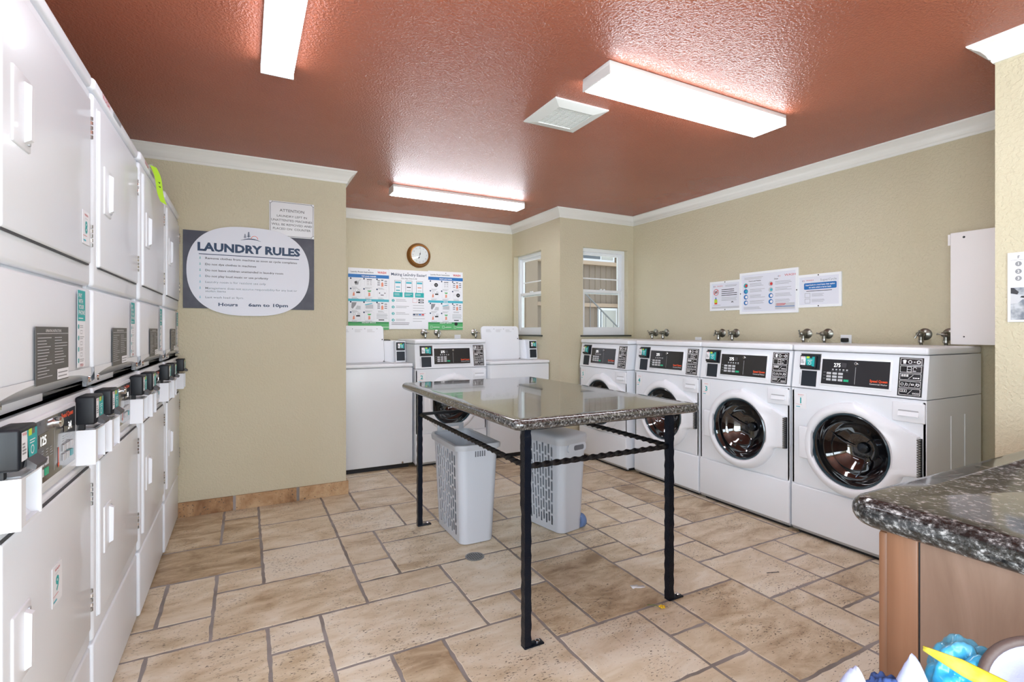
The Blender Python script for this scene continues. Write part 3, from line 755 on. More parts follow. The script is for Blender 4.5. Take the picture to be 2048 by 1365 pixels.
# ---------------------------------------------------------------- top loading washers (open lids)
def top_loader(label, loc, lid_print):
    t = thing('top_loading_washer', label, 'washing machine', loc, 0, 'top loading washers')
    w = .652
    MB().box(.0, w, .0, .66, .04, .892, 'enamel', .008, 3).build('cabinet', t)
    MB().box(.03, w-.03, .03, .62, 0, .045, 'kick').build('base', t)
    d = MB().box(-.003, w+.003, -.008, .66, .895, .925, 'plastic_white', .010, 3)
    d.box(.03, .50, .05, .33, .924, .930, 'grey_strip', .003); d.build('top_deck', t)
    c = MB().prism([(.30, .925), (.335, 1.115), (.36, 1.122), (.62, 1.122), (.64, 1.10), (.64, .925)], 'plastic_white', .02, .63, 'YZ'); c.build('console', t, smooth=20)
    l = MB(); l.M = Matrix.Translation((.045, .262, .926)) @ Matrix.Rotation(-.13, 4, 'X')
    l.prism(rrect(0, .418, 0, .338, .03, 5), 'plastic_white', 0, .018); l.prism(rrect(.006, .424, -.004, .336, .03, 5), 'dark_and_shade', .018, .022)
    if lid_print:
        for k in range(3): l.lines(.05+k*.11, .12+k*.11, .300, 3, .010, .004, -.0008, 'ink_lgrey', k)
    for p in ((.06, .31), (.17, .31), (.28, .31)): l.lathe([(.0035, -.001), (.001, -.002)], 'ink_black', 8, (p[0]+.08, 0, p[1]))
    l.lathe([(.006, -.001), (.005, -.005), (.001, -.005)], 'kick', 10, (.405, 0, .21)); l.build('lid', t)
    MB().cyl((.42, .27, .93), (.47, .27, .93), .006, 'dark_and_shade', 8).build('lid_hinge', t)
    p = MB(); p.prism([(.245, .925), (.262, 1.118), (.45, 1.118), (.45, .925)], 'plastic_white', .565, .660, 'YZ')
    po = p.build('payment_housing', t, smooth=20)
    T = Matrix.Translation((0, .245, .925)) @ Matrix.Rotation(-math.atan(.017/.193), 4, 'X')
    q = MB(); q.M = T; q.box(.572, .653, -.002, .003, .108, .184, 'recess'); q.box(.574, .651, -.0025, .003, .012, .096, 'recess'); q.box(.570, .655, -.005, .0, .097, .106, 'plastic_white', .001); q.build('coin_opening', po)
    r = MB(); r.M = T; reader(r, .577, .114, .070, .064, -.016, .0); reader_print(r, .579, .116, .066, .060, -.0166); r.build('card_reader', po)
    cb = MB().tube([(.45, .40, 1.10), (.49, .38, 1.128), (.54, .37, 1.126), (.57, .36, 1.10)], .004, 'kick', 8); cb.build('cable', t)
    for xx in (.56, ): MB().lathe([(.010, -.002), (.007, -.006), (.001, -.006)], 'chrome', 10, (xx, .0, .052)).build('bolt', t)
    return t
top_loader('top-loading washer with raised lid beside the rules wall, left of the washer marked 2', (.672, 4.415, 0), True)
top_loader('top-loading washer with raised lid in front of the smaller window', (2.037, 4.31, 0), True)

# ---------------------------------------------------------------- stacked dryers (local: front faces -Y, x 0..0.69)
def stack(label, num_top, num_low, top_print):
    t = thing('stacked_dryer', label, 'dryer', (0, 0, 0), 0, 'stacked dryers along the left wall')
    w = .692
    MB().box(.004, w-.004, .012, .70, .02, 1.93, 'enamel', .01, 2).build('cabinet', t)
    MB().box(.002, w-.002, -.004, .02, .012, .281, 'enamel', .008, 3).build('base_panel', t)
    # lower and upper door fields
    m = MB().box(.002, w-.002, -.004, .02, .287, .842, 'enamel', .012, 3); m.build('lower_front', t)
    m = MB().box(.002, w-.002, -.004, .02, 1.349, 1.932, 'enamel', .012, 3); m.build('upper_front', t)
    m = MB().box(.0, w, -.008, .70, 1.938, 1.978, 'plastic_white', .012, 3)
    if top_print:
        m.text('WASH', .14, 1.950, .018, -.0086, 'ink_red', width=.10); m.lines(.24, .40, 1.962, 3, .006, .0035, -.0086, 'ink_grey', 5)
    m.build('top_cap', t)
    def door(nm, z0, z1, num, hz0, hz1):
        d = MB().box(.037, .659, -.006, .004, z0+.002, z1-.002, 'enamel')
        if nm == 'upper_door': d.box(.046, .650, -.0095, -.002, z0-.0035, z0+.004, 'dark_and_shade')  # dark strip painted in for the shadow under the upper door
        else: d.box(.046, .650, -.0095, -.002, z1-.008, z1-.0005, 'dark_and_shade')  # dark strip painted in for the shadow along the lower door's top
        d.box(.040, .656, -.013, .0, z0, z1-.004, 'enamel_door', .006, 3)
        do = d.build(nm, t)
        h = MB().box(.080, .172, -.017, -.010, hz0, hz1, 'plastic_white', .003, 3)
        h.prism([(-.015, hz0+.012), (-.028, hz0+.020), (-.029, hz1-.020), (-.015, hz1-.012)], 'plastic_white', .134, .150, 'YZ'); h.box(.150, .160, -.021, -.015, hz0+.012, hz1-.012, 'grey_strip', .002)
        h.build('door_handle', do)
        for zz in (z0+.085, z1-.085):
            g = MB(); g.box(.656, .670, -.008, .0, zz-.034, zz+.034, 'kick', .001)
            for k in range(5): g.cyl((.662, -.011, zz-.033+k*.0135), (.662, -.011, zz-.023+k*.0135), .0055, 'chrome' if k % 2 else 'dull_metal', 8)
            g.build('hinge', do)
        if num:
            s = MB(); x = .562 if nm == 'upper_door' else .312; z = 1.462 if nm == 'upper_door' else .572
            print_sticker(s, x, z, .070, .092, -.0146, num); s.build('number_sticker', do)
        return do
    door('upper_door', 1.412, 1.898, num_top, 1.585, 1.735)
    door('lower_door', .346, .826, num_low, .520, .665)
    # service panel between, with a swept lower lip
    a = MB().box(.002, w-.002, -.004, .02, 1.105, 1.341, 'enamel', .008, 3)
    a.prism([(-.004, 1.110), (-.006, 1.100), (-.001, 1.086), (.012, 1.072), (.012, 1.054), (-.006, 1.054), (.03, 1.054), (.03, 1.115)], 'grey_strip', .004, w-.004, 'YZ')
    vs = []; fs = []; nn = 16
    for i in range(nn+1):
        x = .004+(w-.008)*i/nn; s = math.sin(PI*i/nn)**.5; zt = 1.068+.030*s
        for y, z in ((-.006, 1.112), (-.007, zt+.006), (-.001, zt), (.010, zt-.002)): vs.append((x, y, z))
    for i in range(nn):
        for j in range(3): fs.append((i*4+j, (i+1)*4+j, (i+1)*4+j+1, i*4+j+1))
    a.add(vs, fs, 'enamel')
    for xx in (.035, w-.035): a.lathe([(.010, -.008), (.008, -.012), (.001, -.010)], 'chrome', 12, (xx, 0, 1.078))
    ao = a.build('service_panel', t)
    s = MB(); x0, z0, ww, hh = .225, 1.098, .230, .130
    s.box(x0, x0+ww, -.0095, -.008, z0, z0+hh, 'label_grey'); y = -.0102
    s.text('OPERATING INSTRUCTIONS', x0+ww/2, z0+hh-.012, .006, y, 'ink_white', width=.11); s.rect(x0+.004, z0+hh-.016, x0+ww-.004, z0+hh-.0152, y, 'ink_white')
    s.lines(x0+.008, x0+.105, z0+hh-.026, 14, .0068, .0014, y, 'ink_lgrey', 1, .5); s.lines(x0+.122, x0+.222, z0+hh-.026, 10, .0068, .0014, y, 'ink_lgrey', 2, .5)
    s.rect(x0+.140, z0+.003, x0+ww-.003, z0+.028, y, 'paper'); s.lines(x0+.146, x0+.222, z0+.018, 2, .009, .003, y-.0003, 'ink_grey', 3, .2)
    s.build('instruction_label', ao)
    s = MB(); x0 = .540; y = -.0090; s.box(x0, x0+.072, -.0085, -.0078, 1.118, 1.330, 'paper')
    s.rect(x0, 1.246, x0+.072, 1.330, y-.0002, 'ink_teal')
    for k, wd in enumerate(('PAY', 'WITH', 'YOUR', 'PHONE')): s.text(wd, x0+.006, 1.310-k*.0155, .0115, y-.0006, 'ink_white', 'L', width=.032+.009*k, bold=.02)
    s.rect(x0+.006, 1.252, x0+.05, 1.2545, y-.0006, 'ink_white')
    for k in range(4):
        z = 1.226-k*.031; s.disc(x0+.008, z+.004, .0065, y-.0002, 'ink_teal'); s.text(str(k+1), x0+.008, z+.0005, .007, y-.0006, 'ink_white'); s.lines(x0+.020, x0+.062, z+.006, 2, .005, .0015, y-.0002, 'ink_grey', k)
        s.frame(x0+.024, z-.016, x0+.044, z-.006, .0012, y-.0002, 'ink_grey')
    s.text('WASH', x0+.036, 1.120, .008, y-.0006, 'ink_red', width=.03)
    s.build('phone_payment_label', ao)
    # control console
    c = MB().box(.002, w-.002, -.004, .02, .846, 1.049, 'plastic_white', .006, 2)
    c.box(.150, .520, -.010, .0, .866, 1.030, 'plastic_white', .004, 3); co = c.build('console', t)
    f = MB().box(.162, .506, -.0115, -.009, .878, 1.020, 'panel_grey', .001); y = -.0122
    f.rect(.335, .890, .3365, .986, y, 'ink_lgrey')
    f.rect(.235, .960, .300, .990, y, 'panel_black'); f.text('125', .262, .964, .020, y-.0003, 'led', width=.036, bold=.01)
    f.rect(.408, .966, .480, .992, y, 'panel_black'); f.text('34', .455, .969, .018, y-.0003, 'led', width=.026, bold=.01)
    f.text('Speed Queen', .436, 1.003, .012, y, 'ink_orange', width=.095, bold=.035)
    for k in range(3): f.lines(.250+k*.028, .268+k*.028, .950, 4, .006, .0012, y, 'ink_lgrey', k); f.lines(.404+k*.028, .422+k*.028, .956, 4, .006, .0012, y, 'ink_lgrey', k+4)
    for r in range(2):
        for s_ in range(3):
            f.box(.402+s_*.030, .422+s_*.030, y-.001, -.010, .920-r*.023, .936-r*.023, 'key_teal' if (r == 1 and s_ == 2) else 'ink_lgrey')
            f.box(.208+s_*.032, .230+s_*.032, y-.001, -.010, .916-r*.023, .932-r*.023, 'key_green' if (r == 1 and s_ == 2) else 'ink_lgrey')
    f.poly([(.358, .900), (.366, .888), (.374, .900), (.369, .900), (.369, .938), (.363, .938), (.363, .900)], y, 'ink_orange')
    fo = f.build('control_panel', co)
    MB().lathe([(.0125, -.010), (.0125, -.024), (.010, -.027), (.001, -.027)], 'chrome', 20, (.336, 0, 1.003)).build('key_lock', fo)
    # card readers with white trays under them, one at each side
    for x0 in (.004, .533+.0):
        v = MB(); vx, vw = x0+.014, .110; z0, z1 = .850, .946; yf = -.046
        v.box(vx, vx+.004, yf, -.004, z0, z1, 'plastic_white'); v.box(vx+vw-.004, vx+vw, yf, -.004, z0+.004, z1, 'plastic_white')
        v.box(vx+.004, vx+vw-.004, yf+.004, -.004, z0+.0005, z0+.006, 'plastic_white'); v.box(vx+.004, vx+vw-.004, yf+.0005, -.004, z1-.004, z1-.0005, 'plastic_white')
        v.box(vx+.02, vx+vw-.01, yf+.006, -.01, z1-.001, z1+.001, 'grey_strip'); v.box(vx+.004, vx+.024, yf+.0003, yf+.003, z0+.006, z1-.004, 'plastic_white')
        v.prism([(-.004, z0), (-.004, z1), (-.016, z1), (-.012, z0+.03), (-.030, z0+.006)], 'plastic_white', vx+.004, vx+vw-.004, 'YZ')
        vo = v.build('coin_tray', t)
        r = MB(); reader(r, x0, .962, .092, .078, -.048, -.004); reader_print(r, x0+.003, .964, .086, .074, -.0486)
        r.prism([(-.048, .962), (-.062, .958), (-.064, .966), (-.048, .980)], 'bin_grey', x0+.03, x0+.088, 'YZ'); r.box(x0+.02, x0+.035, -.02, -.008, .945, .965, 'kick'); r.build('card_reader', t)
    return t
sl = [(-.410, 1.227, .995, '8', '9', False, 'stacked dryer nearest the camera, with the number 8 and 9 stickers on its doors'),
      (-.405, 1.921, 1.0, '', '', True, 'stacked dryer next to the nearest one, plain lower door with the handle in full view'),
      (-.396, 2.622, .98, '', '', True, 'stacked dryer with the lime green tag hanging from its top edge'),
      (-.388, 3.306, .90, '', '', False, 'stacked dryer at the far end of the left row, touching the rules wall')]
for x, y, sc, a, b, tp, lab in sl:
    o = place(stack(lab, a, b, tp), (x, y, 0), PI/2); o.scale = (sc, 1, 1)


tg = MB(); vs = []
for i in range(10):
    s = i/9; x = -.386+.042*s+.004*math.sin(s*6); z = 1.980-.165*s; y = 2.835+.006*math.sin(s*5)
    vs += [(x, y, z), (x+.022, y+.024, z-.004+.006*math.sin(s*5))]
tg.add(vs, [(2*i, 2*i+2, 2*i+3, 2*i+1) for i in range(9)], 'tag_green'); tg.add([(a-.0005, b+.0005, c+.0008) for a, b, c in vs], [(2*i, 2*i+1, 2*i+3, 2*i+2) for i in range(9)], 'tag_green')
tg.add([(-.40, 2.838, 1.979), (-.40, 2.878, 1.979), (-.378, 2.878, 1.986), (-.378, 2.838, 1.986)], [(0, 1, 2, 3)], 'paper')
for i in (4, 5): a = Vector(vs[2*i]); b = Vector(vs[2*i+1]); c = Vector(vs[2*i+2]); e = Vector((.0008, 0, .0022)); tg.add([tuple(a*.7+b*.3+e), tuple(a*.3+b*.7+e), tuple(c*.4+b*.6+e)], [(0, 1, 2)], 'panel_grey')
tag(tg.build('hanging_tag', recalc=False), 'lime green paper tag hanging from the top edge of a stacked dryer', 'tag')

# ---------------------------------------------------------------- granite folding table on an iron frame
t = thing('folding_table', 'granite-topped table with a black twisted iron frame in the middle of the room', 'table', (0, 0, 0))
m = MB(); rr = .021; prof = []
for k in range(9):
    a = -PI/2+PI*k/8; prof.append((rr-rr*math.cos(a), .868+rr*math.sin(a)))
slab(m, .872, 1.828, 1.628, 3.165, .035, [(.05, .847)]+prof+[(.05, .889)], 'granite'); m.build('tabletop', t, smooth=60)
LG = [(.958, 1.702), (1.702, 1.702), (.964, 3.068), (1.702, 3.068)]
rb = random.Random(4)
for lx, ly in LG:
    l = MB(); n = 60; pts = []; rad = []
    for k in range(n+1): pts.append((lx+rb.uniform(-.0006, .0006), ly+rb.uniform(-.0006, .0006), .006+.835*k/n)); rad.append(.0205+.0011*math.sin(k*1.35)+rb.uniform(-.0004, .0004))
    l.tube(pts, rad, 'iron', 4, 0, True); lo = l.build('leg', t, smooth=25)
    f = MB().box(lx-.016, lx+.072, ly-.018, ly+.016, .0, .007, 'iron', .003); f.lathe([(.010, .007), (.010, .013), (.005, .016), (.001, .016)], 'chrome', 10, (lx+.050, ly, 0), 'Z'); f.build('foot_plate', lo)
def twisted(p, q, r=.0125):
    m = MB(); p = Vector(p); q = Vector(q); n = int((q-p).length/.008); m.tube([p+(q-p)*k/n for k in range(n+1)], r, 'iron_black', 4, .28, True); m.build('stretcher', t, smooth=20)
zs = .695
twisted((.958, 1.72, zs), (.964, 3.05, zs)); twisted((.975, 1.702, zs), (1.688, 1.702, zs)); twisted((1.702, 1.72, zs), (1.702, 3.05, zs))
MB().box(.978, 1.69, 3.062, 3.074, zs-.008, zs+.010, 'iron_black', .002).build('stretcher', t)
fr = MB().box(.945, 1.715, 1.690, 1.714, .835, .848, 'iron_black').box(.945, 1.715, 3.056, 3.08, .835, .848, 'iron_black').box(.946, .970, 1.69, 3.08, .836, .8475, 'iron_black').box(1.69, 1.714, 1.69, 3.08, .836, .8475, 'iron_black'); fr.build('top_frame', t)

# ---------------------------------------------------------------- laundry hampers
def hamper(label, loc, rz, w, d, h, dark_slots, lid):
    """local: origin at footprint centre; narrow face towards -Y (width w along x), long faces along y (depth d)"""
    t = thing('laundry_hamper', label, 'laundry basket', loc, rz, 'plastic laundry hampers under the table')
    tx, ty = 1.22, 1.13; R = .045
    def pt(s, u):
        """perimeter parameter s in metres along the base outline, height fraction u"""
        k = u**.9; W_, D_ = w/2*(1+(tx-1)*k), d/2*(1+(ty-1)*k)
        return None
    n = 8
    def outline(u):
        k = u; W_, D_ = w/2*(1+(tx-1)*k), d/2*(1+(ty-1)*k)
        return rrect(-W_, W_, -D_, D_, R, n)
    # long faces get slot grids; build body as strips between consecutive outline points, subdividing the two straight long sides
    base = outline(0); top = outline(1); N = len(base)
    cols = []   # list of (base point, top point)
    slot_cols = []
    for i in range(N):
        a0, b0 = Vector(base[i]), Vector(top[i]); a1, b1 = Vector(base[(i+1) % N]), Vector(top[(i+1) % N])
        L_ = (a1-a0).length
        if L_ > d*.4 and abs(a1.x-a0.x) < .02 and a0.x < 0:      # a long side
            m_ = .02; nc = 9; free = (L_-2*m_); cw = free/nc; cols.append((a0, b0)); 
            for c in range(nc):
                s0 = (m_+c*cw+cw*.22)/L_; s1 = (m_+c*cw+cw*.78)/L_
                cols.append((a0.lerp(a1, s0), b0.lerp(b1, s0))); slot_cols.append((len(cols)-1, c)); cols.append((a0.lerp(a1, s1), b0.lerp(b1, s1)))
        else: cols.append((a0, b0))
    sc = dict(slot_cols); m = MB(); Nc = len(cols)
    def P(i, u, inner=False):
        a, b = cols[i % Nc]; q = a.lerp(b, u); k = 1-.003/max(.05, q.length) if inner else 1
        return (q.x*k, q.y*k, .004+u*h)
    def wallq(i, a, b):
        m.add([P(i, a), P(i+1, a), P(i+1, b), P(i, b)], [(0, 1, 2, 3)], 'hamper')
        m.add([P(i, a, 1), P(i+1, a, 1), P(i+1, b, 1), P(i, b, 1)], [(3, 2, 1, 0)], 'hamper')
    for i in range(Nc):
        if i in sc:
            u = .065+(.030 if sc[i] % 2 else 0); prev = 0
            for r in range(7):
                a, b_ = u, u+.098; u += .121
                wallq(i, prev, a); prev = b_
                for (j0, u0), (j1, u1) in (((i, a), (i+1, a)), ((i+1, a), (i+1, b_)), ((i+1, b_), (i, b_)), ((i, b_), (i, a))):
                    m.add([P(j0, u0), P(j1, u1), P(j1, u1, 1), P(j0, u0, 1)], [(0, 1, 2, 3)], 'hamper')
            wallq(i, prev, 1)
        else: wallq(i, 0, 1)
    o = m.build('body', t, smooth=40, recalc=False)
    b = MB(); slab(b, -w/2, w/2, -d/2, d/2, R, [(.012, .0), (.0, .006), (.004, .012)], 'hamper'); b.build('bottom', t)
    W1, D1 = w/2*tx, d/2*ty; H1 = h+.004
    if not lid:
        r = MB(); ring = rrect(-W1, W1, -D1, D1, R, n); k = len(ring)
        pr = [(0, -.022), (.016, -.030), (.020, -.010), (.016, 0), (.0, .003), (-.004, -.004), (0, -.02)]
        vs = []
        for o_, z in pr:
            for x, y in rrect(-W1-o_, W1+o_, -D1-o_, D1+o_, R+o_, n):
                sag = .035*(1-min(1, (abs(y)/D1))**2) if True else 0    # long sides dip in the middle, ends rise
                vs.append((x, y, H1+z-.6*sag+.010))
        fs = [(i*k+j, i*k+(j+1) % k, (i+1)*k+(j+1) % k, (i+1)*k+j) for i in range(len(pr)-1) for j in range(k)]
        r.add(vs, fs, 'hamper_lid'); r.build('rim', t, smooth=50)
        # raised handle at both ends
        for s in (-1, 1):
            hnd = MB(); y = s*(D1+.004)
            hnd.box(-W1*.72, -W1*.46, y-.004, y+.004, H1-.04, H1+.045, 'hamper_lid', .003); hnd.box(W1*.46, W1*.72, y-.004, y+.004, H1-.04, H1+.045, 'hamper_lid', .003); hnd.box(-W1*.72, W1*.72, y-.006, y+.006, H1+.030, H1+.052, 'hamper_lid', .004)
            if s > 0: hnd.build('handle', t)
        g = MB()
        for k_ in range(5): g.box(-.03+k_*.014, -.023+k_*.014, -D1+.001, -D1+.003, H1-.062, H1-.030, 'hamper_dark')
        g.M = Matrix.Translation((0, .0, 0)); 
        for q_ in range(1): pass
        g.build('vent_slots', t)
    else:
        r = MB(); slab(r, -W1-.006, W1+.006, -D1-.006, D1+.006, R+.006, [(0, H1-.045), (-.004, H1-.02), (-.004, H1-.004), (.006, H1+.010), (.05, H1+.022), (.09, H1+.026)], 'hamper_lid', cap0=False); r.build('lid', t, smooth=50)
        g = MB(); y = -D1*.985
        g.prism(rrect(-W1*.55, W1*.78, H1-.092, H1-.040, .02, 5), 'hamper', y-.010, y); g.prism(rrect(-W1*.12, W1*.60, H1-.082, H1-.052, .011, 5), 'hamper_dark', y-.0106, y-.009); g.build('grip', t)
        wv = MB(); 
        for s in (-1, 1):
            pass
        wv.lathe([(.040, -.016), (.043, -.010), (.043, .010), (.040, .016), (.024, .018), (.020, .014), (.008, .014), (.008, .02), (.001, .02)], 'wheel_blue', 24, (w/2-.004, -d/2+.020, .043), 'X')
        wv.lathe([(.040, -.016), (.026, -.018), (.022, -.013), (.010, -.013), (.009, -.019), (.001, -.019)], 'wheel_blue', 24, (w/2-.004, -d/2+.020, .043), 'X')
        wv.build('wheel', t)
    return t
hamper('grey slotted laundry hamper without a lid, standing next to the round floor drain', (1.182, 2.865, 0), 0, .205, .41, .56, True, False)
hamper('lidded grey laundry hamper with small blue wheels, partly behind the front table leg', (1.722, 2.715, 0), math.radians(11), .19, .34, .575, True, True)

# ---------------------------------------------------------------- counter at the right
cb = thing('base_cabinet', 'oak base cabinet end panel under the dark granite counter', 'cabinet', (0, 0, 0))
m = MB().box(1.045, 2.715, -.14, .500, .10, .862, 'oak'); m.box(1.075, 2.715, -.12, .45, .0, .10, 'oak_edge'); m.build('carcass', cb)
MB().box(1.036, 1.046, -.14, .448, .0, .862, 'oak').build('end_panel', cb)
MB().box(1.036, 1.046, .4485, .4505, .0, .862, 'kick').build('panel_joint', cb)
m = MB().box(1.034, 1.075, .451, .500, .0, .862, 'oak_edge', .003); m.box(1.038, 1.10, .498, .516, .02, .850, 'oak_edge', .006); m.build('corner_stile', cb)
for k in range(3): x0 = 1.12+k*.53; dd = MB().box(x0, x0+.51, .498, .516, .12, .85, 'oak_edge', .005); do = dd.build('door', cb); MB().box(x0+.44, x0+.455, .516, .54, .55, .65, 'dull_metal', .003).build('door_handle', do)
m = MB(); rr = .026; prof = [(.06, .862)]
for k in range(11):
    a = -PI/2+PI*k/10; prof.append((rr-rr*math.cos(a), .888+rr*math.sin(a)))
slab(m, .985, 2.85, -.19, .555, .055, prof+[(.06, .914)], 'granite_counter', n=10)
# keep the slab inside the room: the wall side is cut square
cm = m.build('countertop', smooth=60)
for v in cm.data.vertices:
    if v.co.x > 2.7185: v.co.x = 2.7185
tag(cm, 'dark speckled granite countertop with rounded edge at the right edge of the room', 'countertop')

# ---------------------------------------------------------------- waste bin heap in the bottom right corner
BX, BY, BZ = .785, .300, .655
wb = thing('waste_bin', 'dark waste bin below the counter end, filled with used dryer sheets', 'bin', (BX, BY, 0))
m = MB(); m.lathe([(.115, 0), (.122, .01), (.146, BZ-.03), (.152, BZ-.02), (.152, BZ), (.146, BZ), (.142, BZ-.02), (.115, .02), (.001, .018)], 'bin_grey', 40, (0, 0, 0), 'Z', cap0=True); m.build('body', wb)
def crumple(name, c, sx, sy, sz, m_, seed, lab, cat, grp=None, rot=0, sharp=1.0):
    bm = bmesh.new(); bmesh.ops.create_icosphere(bm, subdivisions=5, radius=1); r = random.Random(seed)
    ks = [(Vector((r.gauss(0, 1), r.gauss(0, 1), r.gauss(0, 1))).normalized(), r.uniform(2, 5), r.uniform(0, 6)) for _ in range(9)]
    for v in bm.verts:
        n = v.co.normalized(); s = 1
        for dv, fr_, ph in ks: s += sharp*.10*(abs(math.sin(fr_*n.dot(dv)*2.2+ph))**.7)-.055
        v.co = Vector((n.x*s*sx, n.y*s*sy, n.z*s*sz))
    mb = MB(); mb.M = Matrix.Translation(c) @ Matrix.Rotation(rot, 4, 'Z'); mb.addbm(bm, m_); o = mb.build(name, smooth=50)
    return tag(o, lab, cat, grp)
def sheet(name, c, size, m_, seed, lab, peak, grp):
    """a soft folded sheet standing up in a peak"""
    r = random.Random(seed); n = 22; vs = []; a = r.uniform(0, 3)
    for i in range(n):
        for j in range(n):
            u, v = i/(n-1)*2-1, j/(n-1)*2-1; rad = math.hypot(u, v)
            z = peak*max(0, 1.02-rad*(.85+.25*math.cos(3*math.atan2(v, u)+a)))**.8+.010*math.sin(4*u+a)*math.cos(5*v)+.006*math.sin(9*u*v+a)
            vs.append((c[0]+u*size*(1-.35*abs(v)), c[1]+v*size*(1-.25*abs(u)), c[2]+z))
    mb = MB(); mb.add(vs, [(i*n+j, (i+1)*n+j, (i+1)*n+j+1, i*n+j+1) for i in range(n-1) for j in range(n-1)], m_)
    o = mb.build(name, recalc=False, smooth=80); md = o.modifiers.new('thickness', 'SOLIDIFY'); md.thickness = .0015
    return tag(o, lab, 'tissue', grp)
def cp(px, py, t):
    th = math.atan(534/1014); u = (px-1024)/1014; v = (661-py)/1014; s, c = math.sin(th), math.cos(th)
    return ((s+u*c)*t, (c-u*s)*t, CAM_H+v*t)
sheet('dryer_sheet', (.694, .368, .690), .042, 'tissue', 2, 'pale dryer sheet at the bottom edge of the photo, leftmost in the bin', .096, 'used dryer sheets')
sheet('dryer_sheet', (.672, .350, .672), .040, 'tissue', 5, 'low pale dryer sheet barely showing at the bottom edge, left of the others', .088, 'used dryer sheets')
sheet('dryer_sheet', (.758, .336, .690), .046, 'tissue', 9, 'pale dryer sheet folded to a tall peak in front of the cabinet panel', .100, 'used dryer sheets')
crumple('blue_cloth', (.733, .355, .728), .034, .024, .036, 'blue_dark', 4, 'dark blue crumpled cloth between the dryer sheets in the bin', 'cloth')
crumple('plastic_bag', (.845, .315, .748), .038, .032, .044, 'blue_plastic', 8, 'light blue crumpled plastic bag on the heap in the bin', 'bag', None, .4, 1.2)
s = MB(); a = Vector(cp(1846, 1298, .635)); b = Vector(cp(2030, 1390, .56)); nn = 14; vs = []
for i in range(nn):
    q = a.lerp(b, i/(nn-1)); w_ = .003+.007*min(1, i/6); up = Vector((.2, .1, .97)).normalized(); sd = (b-a).normalized().cross(up).normalized()
    for k, (p1, p2) in enumerate(((-1, 0), (-.3, .5), (.25, -.2), (1, .3))): vs.append(tuple(q+up*w_*p1*.9+sd*w_*p2*.5))
s.add(vs, [(i*4+j, (i+1)*4+j, (i+1)*4+j+1, i*4+j+1) for i in range(nn-1) for j in range(3)], 'yellow_strip')
o = s.build('yellow_wrapper', recalc=False, smooth=60); md = o.modifiers.new('thickness', 'SOLIDIFY'); md.thickness = .002
tag(o, 'bright yellow folded plastic wrapper sticking out of the heap', 'wrapper')
bk = thing('round_basket', 'round brown-rimmed basket with a white liner, cut by the lower right corner', 'basket', (.832, .222, .786))
T = Matrix.Rotation(math.radians(20), 4, 'Z') @ Matrix.Rotation(math.radians(62), 4, 'X')
m = MB(); m.M = Matrix.Rotation(math.radians(-75), 4, 'Z') @ Matrix.Rotation(math.radians(52), 4, 'X') @ Matrix.Scale(.80, 4)
pr = [(.084+.007*math.cos(2*PI*k/12), .007*math.sin(2*PI*k/12)) for k in range(13)]
m.lathe(pr, 'rim_brown', 48, (0, 0, 0), 'Z'); m.lathe([(.080, -.002), (.074, -.03), (.060, -.05), (.001, -.052)], 'rim_brown', 48, (0, 0, 0), 'Z'); m.build('rim', bk)
m2 = MB(); m2.M = m.M; m2.lathe([(.079, .000), (.070, -.010), (.05, -.004), (.025, .006), (.001, .009)], 'tissue', 40, (0, 0, 0), 'Z'); m2.build('liner', bk, smooth=70)

# ---------------------------------------------------------------- wall clock
t = thing('wall_clock', 'round brass wall clock above the laundry instruction boards', 'clock', (1.598, 5.12, 1.998))
m = MB(); m.lathe([(.122, 0), (.128, -.006), (.124, -.016), (.112, -.030), (.104, -.044), (.106, -.050), (.102, -.056), (.095, -.057), (.092, -.050), (.092, -.040)], 'brass', 56); m.lathe([(.107, -.046), (.110, -.050), (.107, -.054)], 'brass_light', 56); m.build('case', t, smooth=30)
m = MB(); m.lathe([(.0935, -.041), (.001, -.042)], 'clock_face', 48)
for k in range(12):
    a = PI/2-2*PI*k/12; m.text(str(k or 12), .072*math.cos(a), .072*math.sin(a)-.007, .014, -.0425, 'ink_grey', bold=.01)
for k in range(60):
    a = 2*PI*k/60; m.M = Matrix.Rotation(-a, 4, 'Y'); m.rect(-.0005, .084, .0005, .089, -.0425, 'ink_grey')
m.M = Matrix.Identity(4); fc = m.build('face', t)
m = MB(); m.M = Matrix.Rotation(math.radians(200), 4, 'Y'); m.poly([(-.002, 0), (.002, 0), (.0075, .026), (0, .045), (-.0075, .026)], -.0445, 'ink_black'); m.build('hour_hand', fc, recalc=False)
m = MB(); m.M = Matrix.Rotation(math.radians(8), 4, 'Y'); m.poly([(-.0015, 0), (.0015, 0), (.006, .012), (.0012, .024), (0, .066), (-.0012, .024), (-.006, .012)], -.046, 'ink_black'); m.disc(0, 0, .005, -.0465, 'ink_black'); m.build('minute_hand', fc, recalc=False)
m = MB(); m.lathe([(.0935, -.052), (.001, -.054)], 'pane_glass', 40); m.build('cover_glass', t)

